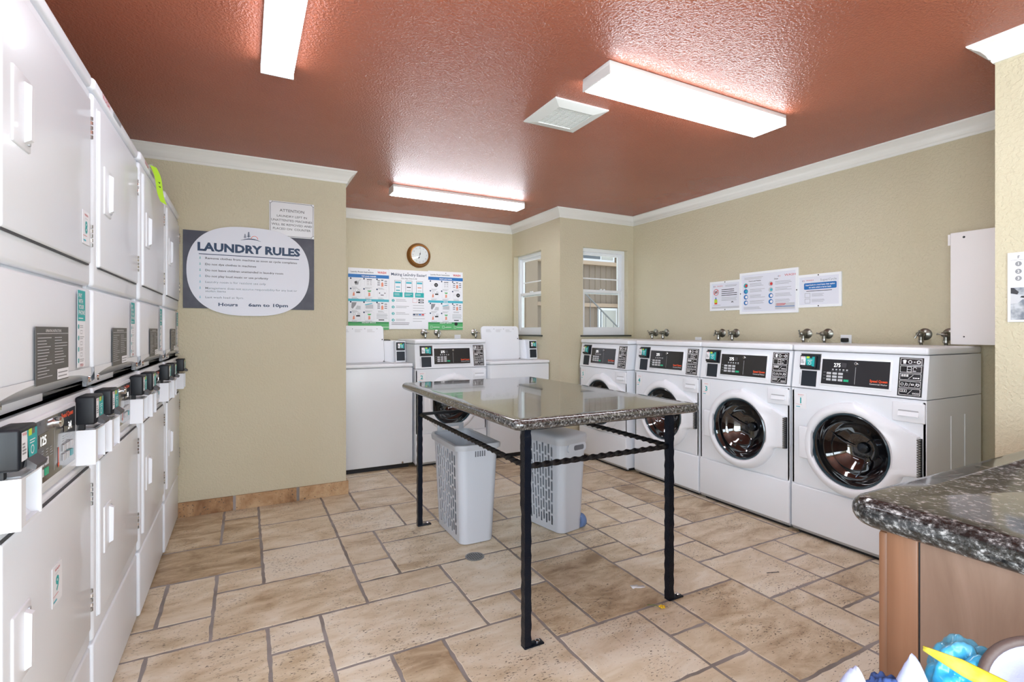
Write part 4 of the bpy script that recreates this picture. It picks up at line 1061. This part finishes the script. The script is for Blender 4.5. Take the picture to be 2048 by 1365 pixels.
# ---------------------------------------------------------------- signs on the wall at the left
t = thing('laundry_rules_sign', 'dark grey panel with a white oval board reading LAUNDRY RULES', 'sign', (0, 3.93, 0))
X0, X1 = -.358, .443
MB().box(X0, X1, -.010, -.001, 1.366, 1.878, 'sign_grey', .001).build('backing_panel', t)
m = MB(); cx, cz = .036, 1.621
ov = []
for k in range(96):
    a = 2*PI*k/96; ca, sa = math.cos(a), math.sin(a); ov.append((cx+.374*math.copysign(abs(ca)**.72, ca), cz+.303*math.copysign(abs(sa)**.88, sa)))
m.prism(ov, 'paper_lilac', -.018, -.010)
y = -.0186
def tree(mm, x, z, h, y, c):
    mm.poly([(x-h*.03, z), (x+h*.03, z), (x+h*.03, z+h*.9), (x-h*.03, z+h*.9)], y, c)
    for k in range(4): w_ = h*(.36-.07*k); b = z+h*(.18+.20*k); mm.poly([(x-w_, b), (x+w_, b+h*.05), (x+w_*.3, b+h*.13), (x, b+h*.22), (x-w_*.3, b+h*.10)], y-.0001*k, c)
vs = []
for k in range(13): s_ = k/12; xx = cx-.062+.124*s_; vs += [(xx, y, 1.833+.016*math.sin(PI*s_)), (xx, y, 1.833+.010*math.sin(PI*s_)-.001)]
m.add(vs, [(2*k, 2*k+2, 2*k+3, 2*k+1) for k in range(12)], 'ink_navy')
tree(m, cx-.036, 1.846, .034, y, 'ink_navy'); tree(m, cx-.014, 1.850, .046, y, 'ink_navy')
m.ring(cx+.022, 1.846, .022, .003, y, 'ink_orange', 16, 0, PI)
m.text('LAUNDRY RULES', cx, 1.748, .052, y, 'ink_navy', width=.625, bold=.045)
m.rect(cx-.305, 1.722, cx+.305, 1.727, y, 'ink_navy')
L = [('Remove clothes from machine as soon as cycle completes', 1.692, .560), ('Do not dye clothes in machines', 1.652, .300), ('Do not leave children unattended in laundry room', 1.612, .470), ('Do not play loud music or use profanity', 1.573, .375), ('Laundry room is for resident use only', 1.534, .360), ('Management does not assume responsibility for any lost or', 1.494, .560), ('stolen items', 1.474, .118), ('Last wash load at 9pm', 1.433, .220)]
for s_, z, wd in L:
    m.text(s_, -.232, z, .0135, y, 'ink_black' if z > 1.55 else 'panel_grey', 'L', width=wd, bold=.012)
    if s_ != 'stolen items': tree(m, -.262, z-.003, .020, y, 'ink_teal' if z > 1.6 else 'ink_cyan')
m.text('Hours', -.100, 1.383, .021, y, 'ink_navy', width=.115, bold=.03); m.text('6am to 10pm', .145, 1.383, .021, y, 'ink_navy', width=.248, bold=.03)
m.build('oval_board', t)
o = thing('notice_sign', 'small white sign headed ATTENTION above the oval rules board', 'sign', (0, 3.93, 0))
m = MB().box(.150, .443, -.0085, -.001, 1.880, 2.130, 'paper', .001); y = -.0094
m.frame(.156, 1.886, .437, 2.124, .0022, y, 'ink_black')
for px, pz, sx_, sz_, a0 in ((.1515, 1.8815, 1, 1, 0), (.4415, 1.8815, -1, 1, PI/2), (.4415, 2.1285, -1, -1, PI), (.1515, 2.1285, 1, -1, 1.5*PI)):
    m.rect(min(px, px+sx_*.0165), min(pz, pz+sz_*.0165), max(px, px+sx_*.0165), max(pz, pz+sz_*.0165), y-.0002, 'paper'); m.ring(px, pz, .0185, .0024, y-.0004, 'ink_black', 8, a0, a0+PI/2)
for s_, z, wd, h_ in (('ATTENTION', 2.058, .160, .019), ('LAUNDRY LEFT IN', 2.020, .196, .0150), ('UNATTENTED MACHINES', 1.990, .268, .0150), ('WILL BE REMOVED AND', 1.960, .264, .0150), ('PLACED ON  COUNTER', 1.930, .246, .0150)): m.text(s_, .296, z, h_, y, 'ink_black', width=wd)
m.build('board', o)

# ---------------------------------------------------------------- instruction boards on the back wall
def icon(m, kind, x, z, s, y):
    """little pictograms of the washing steps"""
    m.frame(x-s*.55, z-s*.45, x+s*.55, z+s*.45, .0012, y, 'ink_lgrey')
    if kind == 0: m.poly([(x-s*.1, z-s*.3), (x+s*.25, z-s*.25), (x+s*.3, z+s*.1), (x, z+s*.2), (x-s*.2, z)], y-.0003, 'ink_grey'); m.poly([(x+s*.1, z+s*.1), (x+s*.5, z+s*.4), (x+s*.55, z+s*.35), (x+s*.15, z)], y-.0004, 'ink_lgrey'); m.disc(x-s*.05, z, s*.15, y-.0005, 'panel_grey', 10)
    if kind == 1: m.frame(x-s*.3, z-s*.35, x+s*.3, z+s*.3, .002, y-.0003, 'ink_lgrey'); m.rect(x-s*.3, z+s*.34, x+s*.3, z+s*.42, y-.0003, 'panel_grey'); [m.ring(x+s*dx, z+s*dz, s*.09, s*.03, y-.0004, 'ink_grey', 10) for dx in (-.15, .15) for dz in (-.15, .12)]
    if kind == 2:
        for dx in (-.42, .42):
            for dz in (-.22, .02, .26): m.rect(x+s*(dx-.15), z+s*dz-.002, x+s*(dx+.15), z+s*dz+.0045, y-.0003, 'ink_black')
        m.rect(x-s*.13, z+s*.32, x+s*.13, z+s*.42, y-.0003, 'ink_black'); m.poly([(x-s*.1, z-s*.4), (x+s*.15, z-s*.35), (x+s*.12, z+s*.05), (x, z+s*.15), (x-s*.12, z)], y-.0003, 'ink_skin')
    if kind == 3: m.frame(x-s*.35, z+s*.1, x-s*.1, z+s*.4, .002, y-.0003, 'ink_grey'); m.poly([(x-s*.4, z-s*.4), (x-s*.15, z-s*.35), (x-s*.2, z+s*.05), (x-s*.35, z)], y-.0003, 'ink_skin'); m.rect(x, z-s*.05, x+s*.45, z+s*.12, y-.0003, 'ink_black'); m.ring(x+s*.3, z+s*.25, s*.13, s*.04, y-.0003, 'ink_grey', 12)
    if kind == 4: m.poly([(x-s*.25, z+s*.3), (x+s*.25, z+s*.3), (x+s*.12, z+s*.12), (x-s*.1, z+s*.12)], y-.0003, 'ink_green'); m.poly([(x-s*.12, z-s*.4), (x+s*.12, z-s*.35), (x+s*.1, z+s*.0), (x-s*.1, z+s*.05)], y-.0003, 'ink_skin')
    if kind == 5: m.frame(x-s*.22, z-s*.1, x+s*.22, z+s*.3, .001, y-.0003, 'ink_lgrey'); [m.poly([(x+s*a, z-s*.08), (x+s*a*1.5, z+s*.04), (x+s*a, z+s*.12)], y-.0004, 'ink_black') for a in (-.28, .28)]; m.rect(x-s*.18, z-s*.25, x+s*.18, z-s*.17, y-.0003, 'ink_black')
    if kind == 6: m.disc(x+s*.15, z-s*.02, s*.26, y-.0003, 'ink_black', 14); m.disc(x+s*.15, z-s*.02, s*.10, y-.0005, 'ink_grey', 10); m.ring(x-s*.35, z, s*.15, s*.03, y-.0003, 'ink_lgrey', 12)
    if kind == 7: m.poly([(x-s*.55, z-s*.2), (x-s*.4, z-s*.35), (x-s*.05, z+s*.1), (x+s*.05, z+s*.42), (x-s*.5, z+s*.42)], y-.0003, 'ink_grey'); m.poly([(x-s*.1, z-s*.4), (x+s*.5, z-s*.4), (x+s*.5, z+.0), (x+s*.1, z+s*.05)], y-.0003, 'ink_lgrey')
    if kind == 8: m.rect(x-s*.45, z-s*.3, x+s*.45, z+s*.2, y-.0003, 'ink_lgrey'); m.poly([(x-s*.5, z+s*.1), (x+s*.4, z+s*.3), (x+s*.3, z+s*.38), (x-s*.5, z+s*.2)], y-.0004, 'ink_cyan'); [m.rect(x-s*.35+k*s*.17, z-s*.25, x-s*.34+k*s*.17, z+s*.1, y-.0004, 'ink_grey') for k in range(5)]
    m.disc(x-s*.62, z+s*.46, s*.10, y-.0006, 'ink_navy', 10)
    m.lines(x-s*.5, x+s*.5, z-s*.60, 2, s*.11, s*.035, y-.0003, 'ink_grey', int(x*1000), .5)
def steps_board(label, x0, x1, z0, z1, first, k5):
    t = thing('instruction_board', label, 'sign', (0, 5.12, 0)); m = MB().box(x0, x1, -.007, -.001, z0, z1, 'paper'); y = -.0075; w = x1-x0; h = z1-z0
    m.text('Laundry Room Instructions', x0+w*.06, z1-h*.075, h*.026, y, 'ink_black', 'L', width=w*.55, bold=.01); m.text('WASH', x1-w*.07, z1-h*.075, h*.034, y, 'ink_red', 'R', width=w*.22, bold=.03)
    m.rect(x0, z1-h*.155, x1, z1-h*.10, y, 'ink_blue'); m.text(first, x0+w/2, z1-h*.14, h*.020, y-.0003, 'ink_white', width=w*.36, bold=.03)
    m.rect(x0, z1-h*.54, x1, z1-h*.50, y, 'ink_cyan'); m.text('DRYER', x0+w/2, z1-h*.53, h*.018, y-.0003, 'ink_white', width=w*.13, bold=.03)
    m.rect(x0, z0, x1, z0+h*.13, y, 'ink_green'); m.rect(x0, z0+h*.10, x1, z0+h*.13, y-.0002, 'ink_dgreen'); m.text('REQUEST SERVICE', x0+w*.5, z0+h*.108, h*.016, y-.0005, 'ink_white', width=w*.34, bold=.03)
    for k in range(3): m.frame(x0+w*(.06+.34*k), z0+h*.025, x0+w*(.12+.34*k), z0+h*.065, .002, y-.0004, 'ink_white'); m.rect(x0+w*(.14+.34*k), z0+h*.04, x0+w*(.32+.34*k), z0+h*.048, y-.0004, 'ink_white')
    sz = w*.21
    for k, kd in enumerate((k5[0], 1, 2, 3, 4, k5[1])): icon(m, kd, x0+w*(.19+.32*(k % 3)), z1-h*(.235+.165*(k//3)), sz, y)
    for k, kd in enumerate((7, 8, 2, 3, 4)): icon(m, kd, x0+w*(.19+.32*(k % 3)), z1-h*(.615+.165*(k//3)), sz, y)
    m.lines(x0+w*.69, x0+w*.97, z1-h*.745, 4, h*.022, h*.006, y, 'ink_grey', 4, .2); m.rect(x0+w*.74, z1-h*.845, x0+w*.88, z1-h*.83, y, 'ink_black')
    if k5[1] == 6: m.disc(x0+w*.80, z0+h*.10, h*.03, y-.0007, 'ink_black', 14)
    for px, pz in ((.5, .97), (.5, .06)): m.disc(x0+w*px, z0+h*pz, .0045, y-.0008, 'ink_black', 10)
    m.build('board', t)
steps_board('left instruction board with blue TOP LOAD WASHER band and green foot, under the clock', .889, 1.287, 1.225, 1.834, 'TOP LOAD WASHER', (0, 5))
steps_board('right instruction board with blue FRONT LOAD WASHER band and green foot, right of the clock', 1.700, 2.089, 1.225, 1.846, 'FRONT LOAD WASHER', (6, 6))
t = thing('instruction_board', 'white board headed Making Laundry Easier, middle of the three below the clock', 'sign', (0, 5.12, 0))
x0, x1, z0, z1 = 1.288, 1.699, 1.232, 1.838; m = MB().box(x0, x1, -.010, -.001, z0, z1, 'paper'); y = -.0106; w = x1-x0; h = z1-z0
m.text('Making Laundry Easier!', x0+w*.5, z1-h*.10, h*.045, y, 'ink_navy', width=w*.90, bold=.015); m.text('One App Does It All', x0+w*.5, z1-h*.155, h*.026, y, 'panel_grey', width=w*.40)
for k in range(3):
    px = x0+w*(.22+.275*k); m.frame(px-w*.085, z1-h*.40, px+w*.085, z1-h*.18, .0025, y, 'panel_grey'); m.rect(px-w*.07, z1-h*.23, px+w*.07, z1-h*.20, y-.0003, 'ink_cyan')
    m.rect(px-w*.05, z1-h*.30, px+w*.05, z1-h*.285, y-.0003, ('ink_cyan', 'ink_black', 'ink_skin')[k]); m.rect(px-w*.05, z1-h*.355, px+w*.05, z1-h*.34, y-.0003, ('ink_teal', 'ink_lgrey', 'ink_lgrey')[k])
    m.rect(px-w*.115, z1-h*.46, px+w*.115, z1-h*.38, y-.0004, 'ink_teal'); m.lines(px-w*.09, px+w*.09, z1-h*.41, 2, h*.02, h*.005, y-.0007, 'ink_white', k)
for k in range(4):
    zz = z1-h*(.52+.11*k); m.disc(x0+w*.10, zz, h*.024, y, 'ink_teal', 18); m.text(str(k+1), x0+w*.10, zz-h*.014, h*.028, y-.0004, 'ink_white', bold=.03); m.lines(x0+w*.17, x0+w*.52, zz+h*.012, 2, h*.022, h*.006, y, 'ink_grey', k+20)
m.frame(x0+w*.59, z1-h*.55, x0+w*.71, z1-h*.48, .002, y, 'ink_red')
for k in range(2): m.rect(x0+w*.74, z1-h*(.515+.04*k), x0+w*.88, z1-h*(.49+.04*k), y, 'ink_black'); m.rect(x0+w*.78, z1-h*(.508+.04*k), x0+w*.86, z1-h*(.50+.04*k), y-.0003, 'ink_white')
for k in range(7): m.lines(x0+w*.60, x0+w*.94, z1-h*(.60+.045*k), 1, .01, h*.006, y, 'ink_grey', k+40)
for k, c in enumerate(('ink_navy', 'ink_grey', 'ink_blue', 'ink_red')): m.rect(x0+w*(.60+.075*k), z1-h*.765, x0+w*(.665+.075*k), z1-h*.742, y-.0004, c)
m.lines(x0+w*.06, x0+w*.52, z1-h*.90, 2, h*.025, h*.007, y, 'panel_grey', 3, .1)
m.disc(x0+w*.47, z1-h*.05, .0045, y-.0008, 'ink_black', 10); m.build('board', t)

# ---------------------------------------------------------------- framed posters on the right wall (local frame turned to face -X)
def rposter(name, label, ya, yb, z0, z1, d, draw):
    """ya > yb: left and right edge in the picture"""
    t = thing(name, label, 'poster', (3.62, ya, 0), -PI/2); w = ya-yb; fw = .018
    m = MB()
    for a, b, c, e in ((fw, w-fw, z1-fw, z1), (fw, w-fw, z0, z0+fw), (0, fw, z0, z1), (w-fw, w, z0, z1)): m.box(a, b, -d, -.001, c, e, 'white_frame')
    m.build('frame', t); p = MB().box(fw*.7, w-fw*.7, -d+.005, -.002, z0+fw*.7, z1-fw*.7, 'paper_lilac'); draw(p, fw, w-fw, z0+fw, z1-fw, -d+.0044); p.build('print', t)
    s = MB()
    for px, pz in (((w/2, z1-fw/2), (w/2, z0+fw/2)) if name == 'framed_notice' else ((fw/2, (z0+z1)/2), (w-fw/2, (z0+z1)/2))): s.disc(px, pz, .005, -d-.0006, 'ink_black', 12)
    s.build('screws', t)
def swirl(p, x, z, h, y): p.ring(x, z+h*.4, h*.7, h*.2, y, 'ink_navy', 10, 1.6, 4.4, h*.45); p.ring(x+h*.8, z+h*.4, h*.6, h*.2, y, 'ink_red', 10, 1.6, 4.4, h*.4)
def dA(p, a, b, c, e, y):
    w = b-a; h = e-c
    swirl(p, a+w*.10, e-h*.14, h*.07, y); p.text('WASH', a+w*.30, e-h*.13, h*.05, y, 'ink_red', width=w*.2); p.lines(a+w*.50, a+w*.92, e-h*.10, 2, h*.04, h*.012, y, 'ink_grey', 1, .1)
    p.ring(a+w*.16, e-h*.34, h*.13, h*.022, y, 'ink_red', 20); p.poly([(a+w*.09, e-h*.30), (a+w*.2, e-h*.28), (a+w*.23, e-h*.38), (a+w*.11, e-h*.40)], y-.0003, 'ink_grey'); p.poly([(a+w*.07, e-h*.42), (a+w*.09, e-h*.43), (a+w*.25, e-h*.26), (a+w*.23, e-h*.25)], y-.0005, 'ink_red')
    p.lines(a+w*.36, a+w*.92, e-h*.27, 4, h*.075, h*.026, y, 'panel_grey', 2, .2); p.lines(a+w*.36, a+w*.94, e-h*.58, 3, h*.055, h*.012, y, 'ink_grey', 3, .2)
    p.poly([(a+w*.09, c+h*.24), (a+w*.21, c+h*.24), (a+w*.20, c+h*.38), (a+w*.10, c+h*.38)], y, 'ink_yellow'); p.poly([(a+w*.12, c+h*.38), (a+w*.18, c+h*.38), (a+w*.15, c+h*.48)], y, 'ink_blue'); p.rect(a+w*.10, c+h*.18, a+w*.20, c+h*.24, y, 'ink_orange')
    p.ring(a+w*.75, c+h*.22, h*.05, h*.03, y, 'ink_black', 12, 0, PI); p.rect(a, c, b, c+h*.08, y, 'ink_lgrey'); p.lines(a+w*.05, a+w*.4, c+h*.14, 1, .01, h*.012, y, 'ink_grey', 5)
def dB(p, a, b, c, e, y):
    w = b-a; h = e-c
    swirl(p, a+w*.71, e-h*.13, h*.045, y); p.text('WASH', a+w*.90, e-h*.125, h*.055, y, 'ink_red', width=w*.19); p.lines(a+w*.05, a+w*.42, e-h*.09, 2, h*.035, h*.02, y, 'ink_lgrey', 1, .1)
    p.text('Front Load Washer', a+w*.26, e-h*.19, h*.032, y, 'panel_grey', width=w*.24, bold=.02); p.text('Dryer', a+w*.66, e-h*.19, h*.034, y, 'panel_grey', width=w*.07, bold=.02)
    for col, xx in enumerate((.08, .56)):
        for k in range(4):
            cx_, cz_ = a+w*xx, e-h*(.29+.155*k); p.disc(cx_, cz_, h*.065, y, ('ink_teal', 'ink_blue', 'ink_blue', 'ink_blue')[k] if col == 0 or k > 1 else 'ink_lgrey', 20)
            p.disc(cx_+h*.015, cz_, h*.038, y-.0003, ('ink_red', 'ink_cyan', 'ink_white', 'ink_white')[k] if k < 3 else 'ink_white', 14)
            p.lines(a+w*(xx+.08), a+w*(xx+.38), cz_+h*.04, 3, h*.032, h*.008, y, 'ink_grey', k+col*7, .3)
    p.text('Dryer', a+w*.66, e-h*.19, h*.034, y, 'panel_grey', width=w*.07, bold=.02)
    p.rect(a+w*.64, c+h*.04, b-w*.02, c+h*.20, y, 'ink_lgrey'); p.lines(a+w*.66, a+w*.84, c+h*.17, 2, h*.03, h*.014, y-.0003, 'ink_red', 3, .3); p.rect(a+w*.64, c+h*.10, b-w*.02, c+h*.115, y-.0003, 'ink_blue')
    p.lines(a+w*.04, a+w*.4, c+h*.12, 3, h*.025, h*.007, y, 'ink_grey', 9)
def dC(p, a, b, c, e, y):
    w = b-a; h = e-c
    swirl(p, a+w*.10, e-h*.16, h*.06, y); p.text('WASH', a+w*.27, e-h*.15, h*.045, y, 'ink_red', width=w*.19); p.text('SuperCycle', a+w*.74, e-h*.17, h*.075, y, 'ink_grey', width=w*.40)
    p.prism(rrect(a+w*.12, a+w*.94, e-h*.45, e-h*.22, .008, 4), 'ink_blue', y-.0006, y); p.text('SuperCycle is a good heavy duty option', a+w*.53, e-h*.315, h*.048, y-.001, 'ink_white', width=w*.74, bold=.03); p.text('for extra soiled or larger loads', a+w*.53, e-h*.405, h*.048, y-.001, 'ink_white', width=w*.56, bold=.03)
    p.lines(a+w*.18, a+w*.86, e-h*.52, 1, .01, h*.02, y, 'panel_grey', 2, .05)
    for k in range(2): p.frame(a+w*.14, c+h*(.26-.20*k), a+w*.28, c+h*(.42-.20*k), .002, y, 'ink_grey'); p.lines(a+w*.32, a+w*.66, c+h*(.38-.20*k), 3, h*.04, h*.01, y, 'ink_grey', k+3)
rposter('framed_notice', 'smallest white framed notice on the right wall, with a red ring symbol', 3.128, 2.812, 1.388, 1.640, .010, dA)
rposter('framed_notice', 'white framed notice with a blue banner, rightmost of the three', 2.335, 2.018, 1.386, 1.624, .010, dC)
rposter('framed_poster', 'large white framed washer instructions, middle of the three posters on the right wall', 2.822, 2.325, 1.352, 1.686, .014, dB)

t = thing('wall_poster', 'white and grey poster with numbered circles at the right edge of the photo', 'poster', (2.72, .876, 0), -PI/2)
m = MB().box(0, .36, -.006, -.001, 1.253, 1.530, 'paper', .001); y = -.0066
m.rect(.010, 1.499, .35, 1.5002, y, 'ink_grey'); m.text('F', .034, 1.505, .012, y, 'panel_grey')
for k, z in enumerate((1.484, 1.454, 1.426)): m.disc(.033, z, .010, y, 'ink_grey', 20); m.text(str(k+1), .033, z-.0045, .010, y-.0004, 'ink_white', bold=.02); m.lines(.055, .33, z+.004, 2, .009, .003, y, 'ink_grey', k)
m.rect(.010, 1.262, .35, 1.390, y, 'photo_grey'); m.poly([(.010, 1.368), (.03, 1.362), (.034, 1.372), (.020, 1.388), (.010, 1.390)], y-.0004, 'panel_grey'); m.poly([(.010, 1.325), (.030, 1.327), (.045, 1.342), (.06, 1.342), (.06, 1.350), (.04, 1.360), (.010, 1.366)], y-.0004, 'ink_lgrey'); m.poly([(.038, 1.350), (.060, 1.346), (.060, 1.354), (.042, 1.356)], y-.0006, 'ink_black')
m.build('print', t)

# ---------------------------------------------------------------- taps, outlets, panel
def tap(label, loc, rz, ang, grp, chrome=False):
    t = thing('water_tap', label, 'tap', loc, rz, grp); mt = 'valve_chrome' if chrome else 'valve'
    m = MB(); m.lathe([(.036, 0), (.036, -.003), (.028, -.010), (.016, -.014), (.012, -.016)], mt, 28); m.build('wall_flange', t)
    b = MB(); b.lathe([(.011, -.010), (.011, -.030), (.017, -.036), (.019, -.050), (.016, -.062), (.013, -.066), (.014, -.070), (.014, -.080), (.010, -.084), (.006, -.086), (.005, -.096)], mt, 20)
    b.tube([(0, -.048, 0), (0, -.050, -.02), (0, -.050, -.036)], [.012, .012, .013], mt, 14); b.lathe([(.015, -.036), (.015, -.048), (.012, -.050)], 'valve_chrome', 14, (0, -.050, 0), 'Z'); b.build('body', t)
    h = MB(); h.M = Matrix.Rotation(ang, 4, 'Y'); h.tube([(-.026, -.094, 0), (-.012, -.092, 0), (0, -.091, 0), (.012, -.092, 0), (.026, -.094, 0)], [.0065, .0035, .006, .0035, .0065], mt, 10); h.build('handle', t)
    MB().tube([(0, -.050, -.046), (0, -.047, -.063)], .0085, 'dull_metal', 12).build('hose', t)
G1, G2 = 'water taps on the back wall', 'water taps on the right wall'
tap('water tap on the back wall, directly below the clock', (1.655, 5.12, 1.198), 0, .1, G1, True); tap('water tap on the back wall, right of the one below the clock', (1.800, 5.12, 1.198), 0, 1.2, G1, True)
tap('single water tap on the back wall beside the raised lid of the right top loader', (2.225, 5.12, 1.198), 0, .2, G1, True)
for k, (yy, an, lb) in enumerate(((3.80, 1.0, 'water tap on the right wall behind the washer marked 5, the left of its pair'), (3.655, .2, 'water tap on the right wall behind the washer marked 5, the right of its pair'),
        (3.005, 1.9, 'water tap below the smallest framed notice, the left of its pair'), (2.868, 1.57, 'water tap below the smallest framed notice, the right of its pair'),
        (2.262, 1.4, 'water tap below the notice with the blue banner, the left of its pair'), (2.113, .15, 'water tap below the notice with the blue banner, the right of its pair'),
        (1.540, 2.1, 'water tap behind the washer marked 1, nearest fully visible one'), (1.418, .1, 'water tap half hidden behind the white wall panel'))):
    tap(lb, (3.62, yy, 1.196), -PI/2, an, G2)
def outlet(label, loc, rz, plug):
    t = thing('wall_outlet', label, 'outlet', loc, rz, 'wall outlets behind the washers'); m = MB().box(-.036, .036, -.006, -.001, -.057, .057, 'outlet', .003); m.build('cover_plate', t)
    q = MB(); [q.prism(rrect(-.016, .016, z-.014, z+.014, .008, 4), 'plastic_white', -.008, -.005) for z in (-.022, .022)]; q.build('socket', t)
    if plug: MB().box(-.022, .022, -.032, -.007, .008, .036, 'kick', .006).build('plug', t)
outlet('white outlet on the back wall right of the two taps', (2.03, 5.12, 1.115), 0, False)
outlet('white outlet on the right wall between the taps of washers 5 and 4', (3.62, 3.262, 1.102), -PI/2, False)
outlet('white outlet with a black plug between the taps of washers 3 and 1', (3.62, 1.992, 1.132), -PI/2, True)
t = thing('wall_panel', 'tall plain white panel standing on the right wall above the nearest washer', 'panel', (0, 0, 0))
MB().box(3.455, 3.47, .925, 1.353, 1.142, 1.757, 'panel_board', .003).build('face', t)
MB().box(3.47, 3.618, .93, .95, 1.142, 1.75, 'panel_board').box(3.47, 3.618, .95, 1.33, 1.735, 1.75, 'panel_board').build('side', t)
MB().box(3.455, 3.459, 1.353, 1.364, 1.690, 1.750, 'panel_board').build('flange', t)
s = MB(); s.lathe([(.006, 3.455), (.004, 3.451), (.001, 3.451)], 'kick', 10, (0, 1.293, 1.727), 'X'); s.lathe([(.004, 3.455), (.003, 3.452), (.001, 3.452)], 'kick', 10, (0, 1.293, 1.185), 'X'); s.build('screws', t)

# ---------------------------------------------------------------- on the floor
t = thing('floor_drain', 'small round metal floor drain in front of the left hamper', 'drain', (1.094, 2.508, 0))
m = MB(); m.lathe([(.052, .0005), (.052, .003), (.044, .0035), (.043, .0015), (.001, .0015)], 'dull_metal', 32, axis='Z'); m.lathe([(.043, .0018), (.001, .0018)], 'dark_and_shade', 32, axis='Z')
for k in range(-3, 4):
    a = math.sqrt(.042**2-(k*.012)**2); m.box(-a, a, k*.012-.002, k*.012+.002, .0015, .0034, 'dull_metal'); m.box(k*.012-.002, k*.012+.002, -a, a, .0015, .0033, 'dull_metal')
m.build('grate', t)
m = MB(); m.poly([(-.03, -.016), (.005, -.02), (.01, -.008), (.034, -.012), (.038, .008), (.012, .014), (-.012, .010), (-.026, .016)], 0, 'paper'); o = m.build('paper_scrap', recalc=False); o.location = (1.645, 1.85, .0025); o.rotation_euler = (PI/2, 0, -.4)
md = o.modifiers.new('thickness', 'SOLIDIFY'); md.thickness = .001; tag(o, 'torn scrap of white paper on the floor near the right table leg', 'paper')
t = thing('yellow_flower', 'tiny yellow flower lying on the floor by the right table leg', 'flower', (1.620, 1.662, 0))
m = MB(); [m.lathe([(.001, .002), (.007, .006), (.001, .010)], 'flower', 8, (.009*math.cos(k*1.25), .009*math.sin(k*1.25), 0), 'Z') for k in range(5)]; m.build('petals', t)
MB().tube([(0, 0, .004), (-.02, .03, .004), (-.045, .045, .003)], .0013, 'stem', 6).build('stem', t)
m = MB().tube([(-.03, .01, .003), (0, 0, .0035), (.035, -.012, .003)], .0016, 'dark_and_shade', 6); o = m.build('twig'); o.location = (2.343, 1.643, 0); tag(o, 'thin dark twig on the floor in front of the washer marked 3', 'twig')
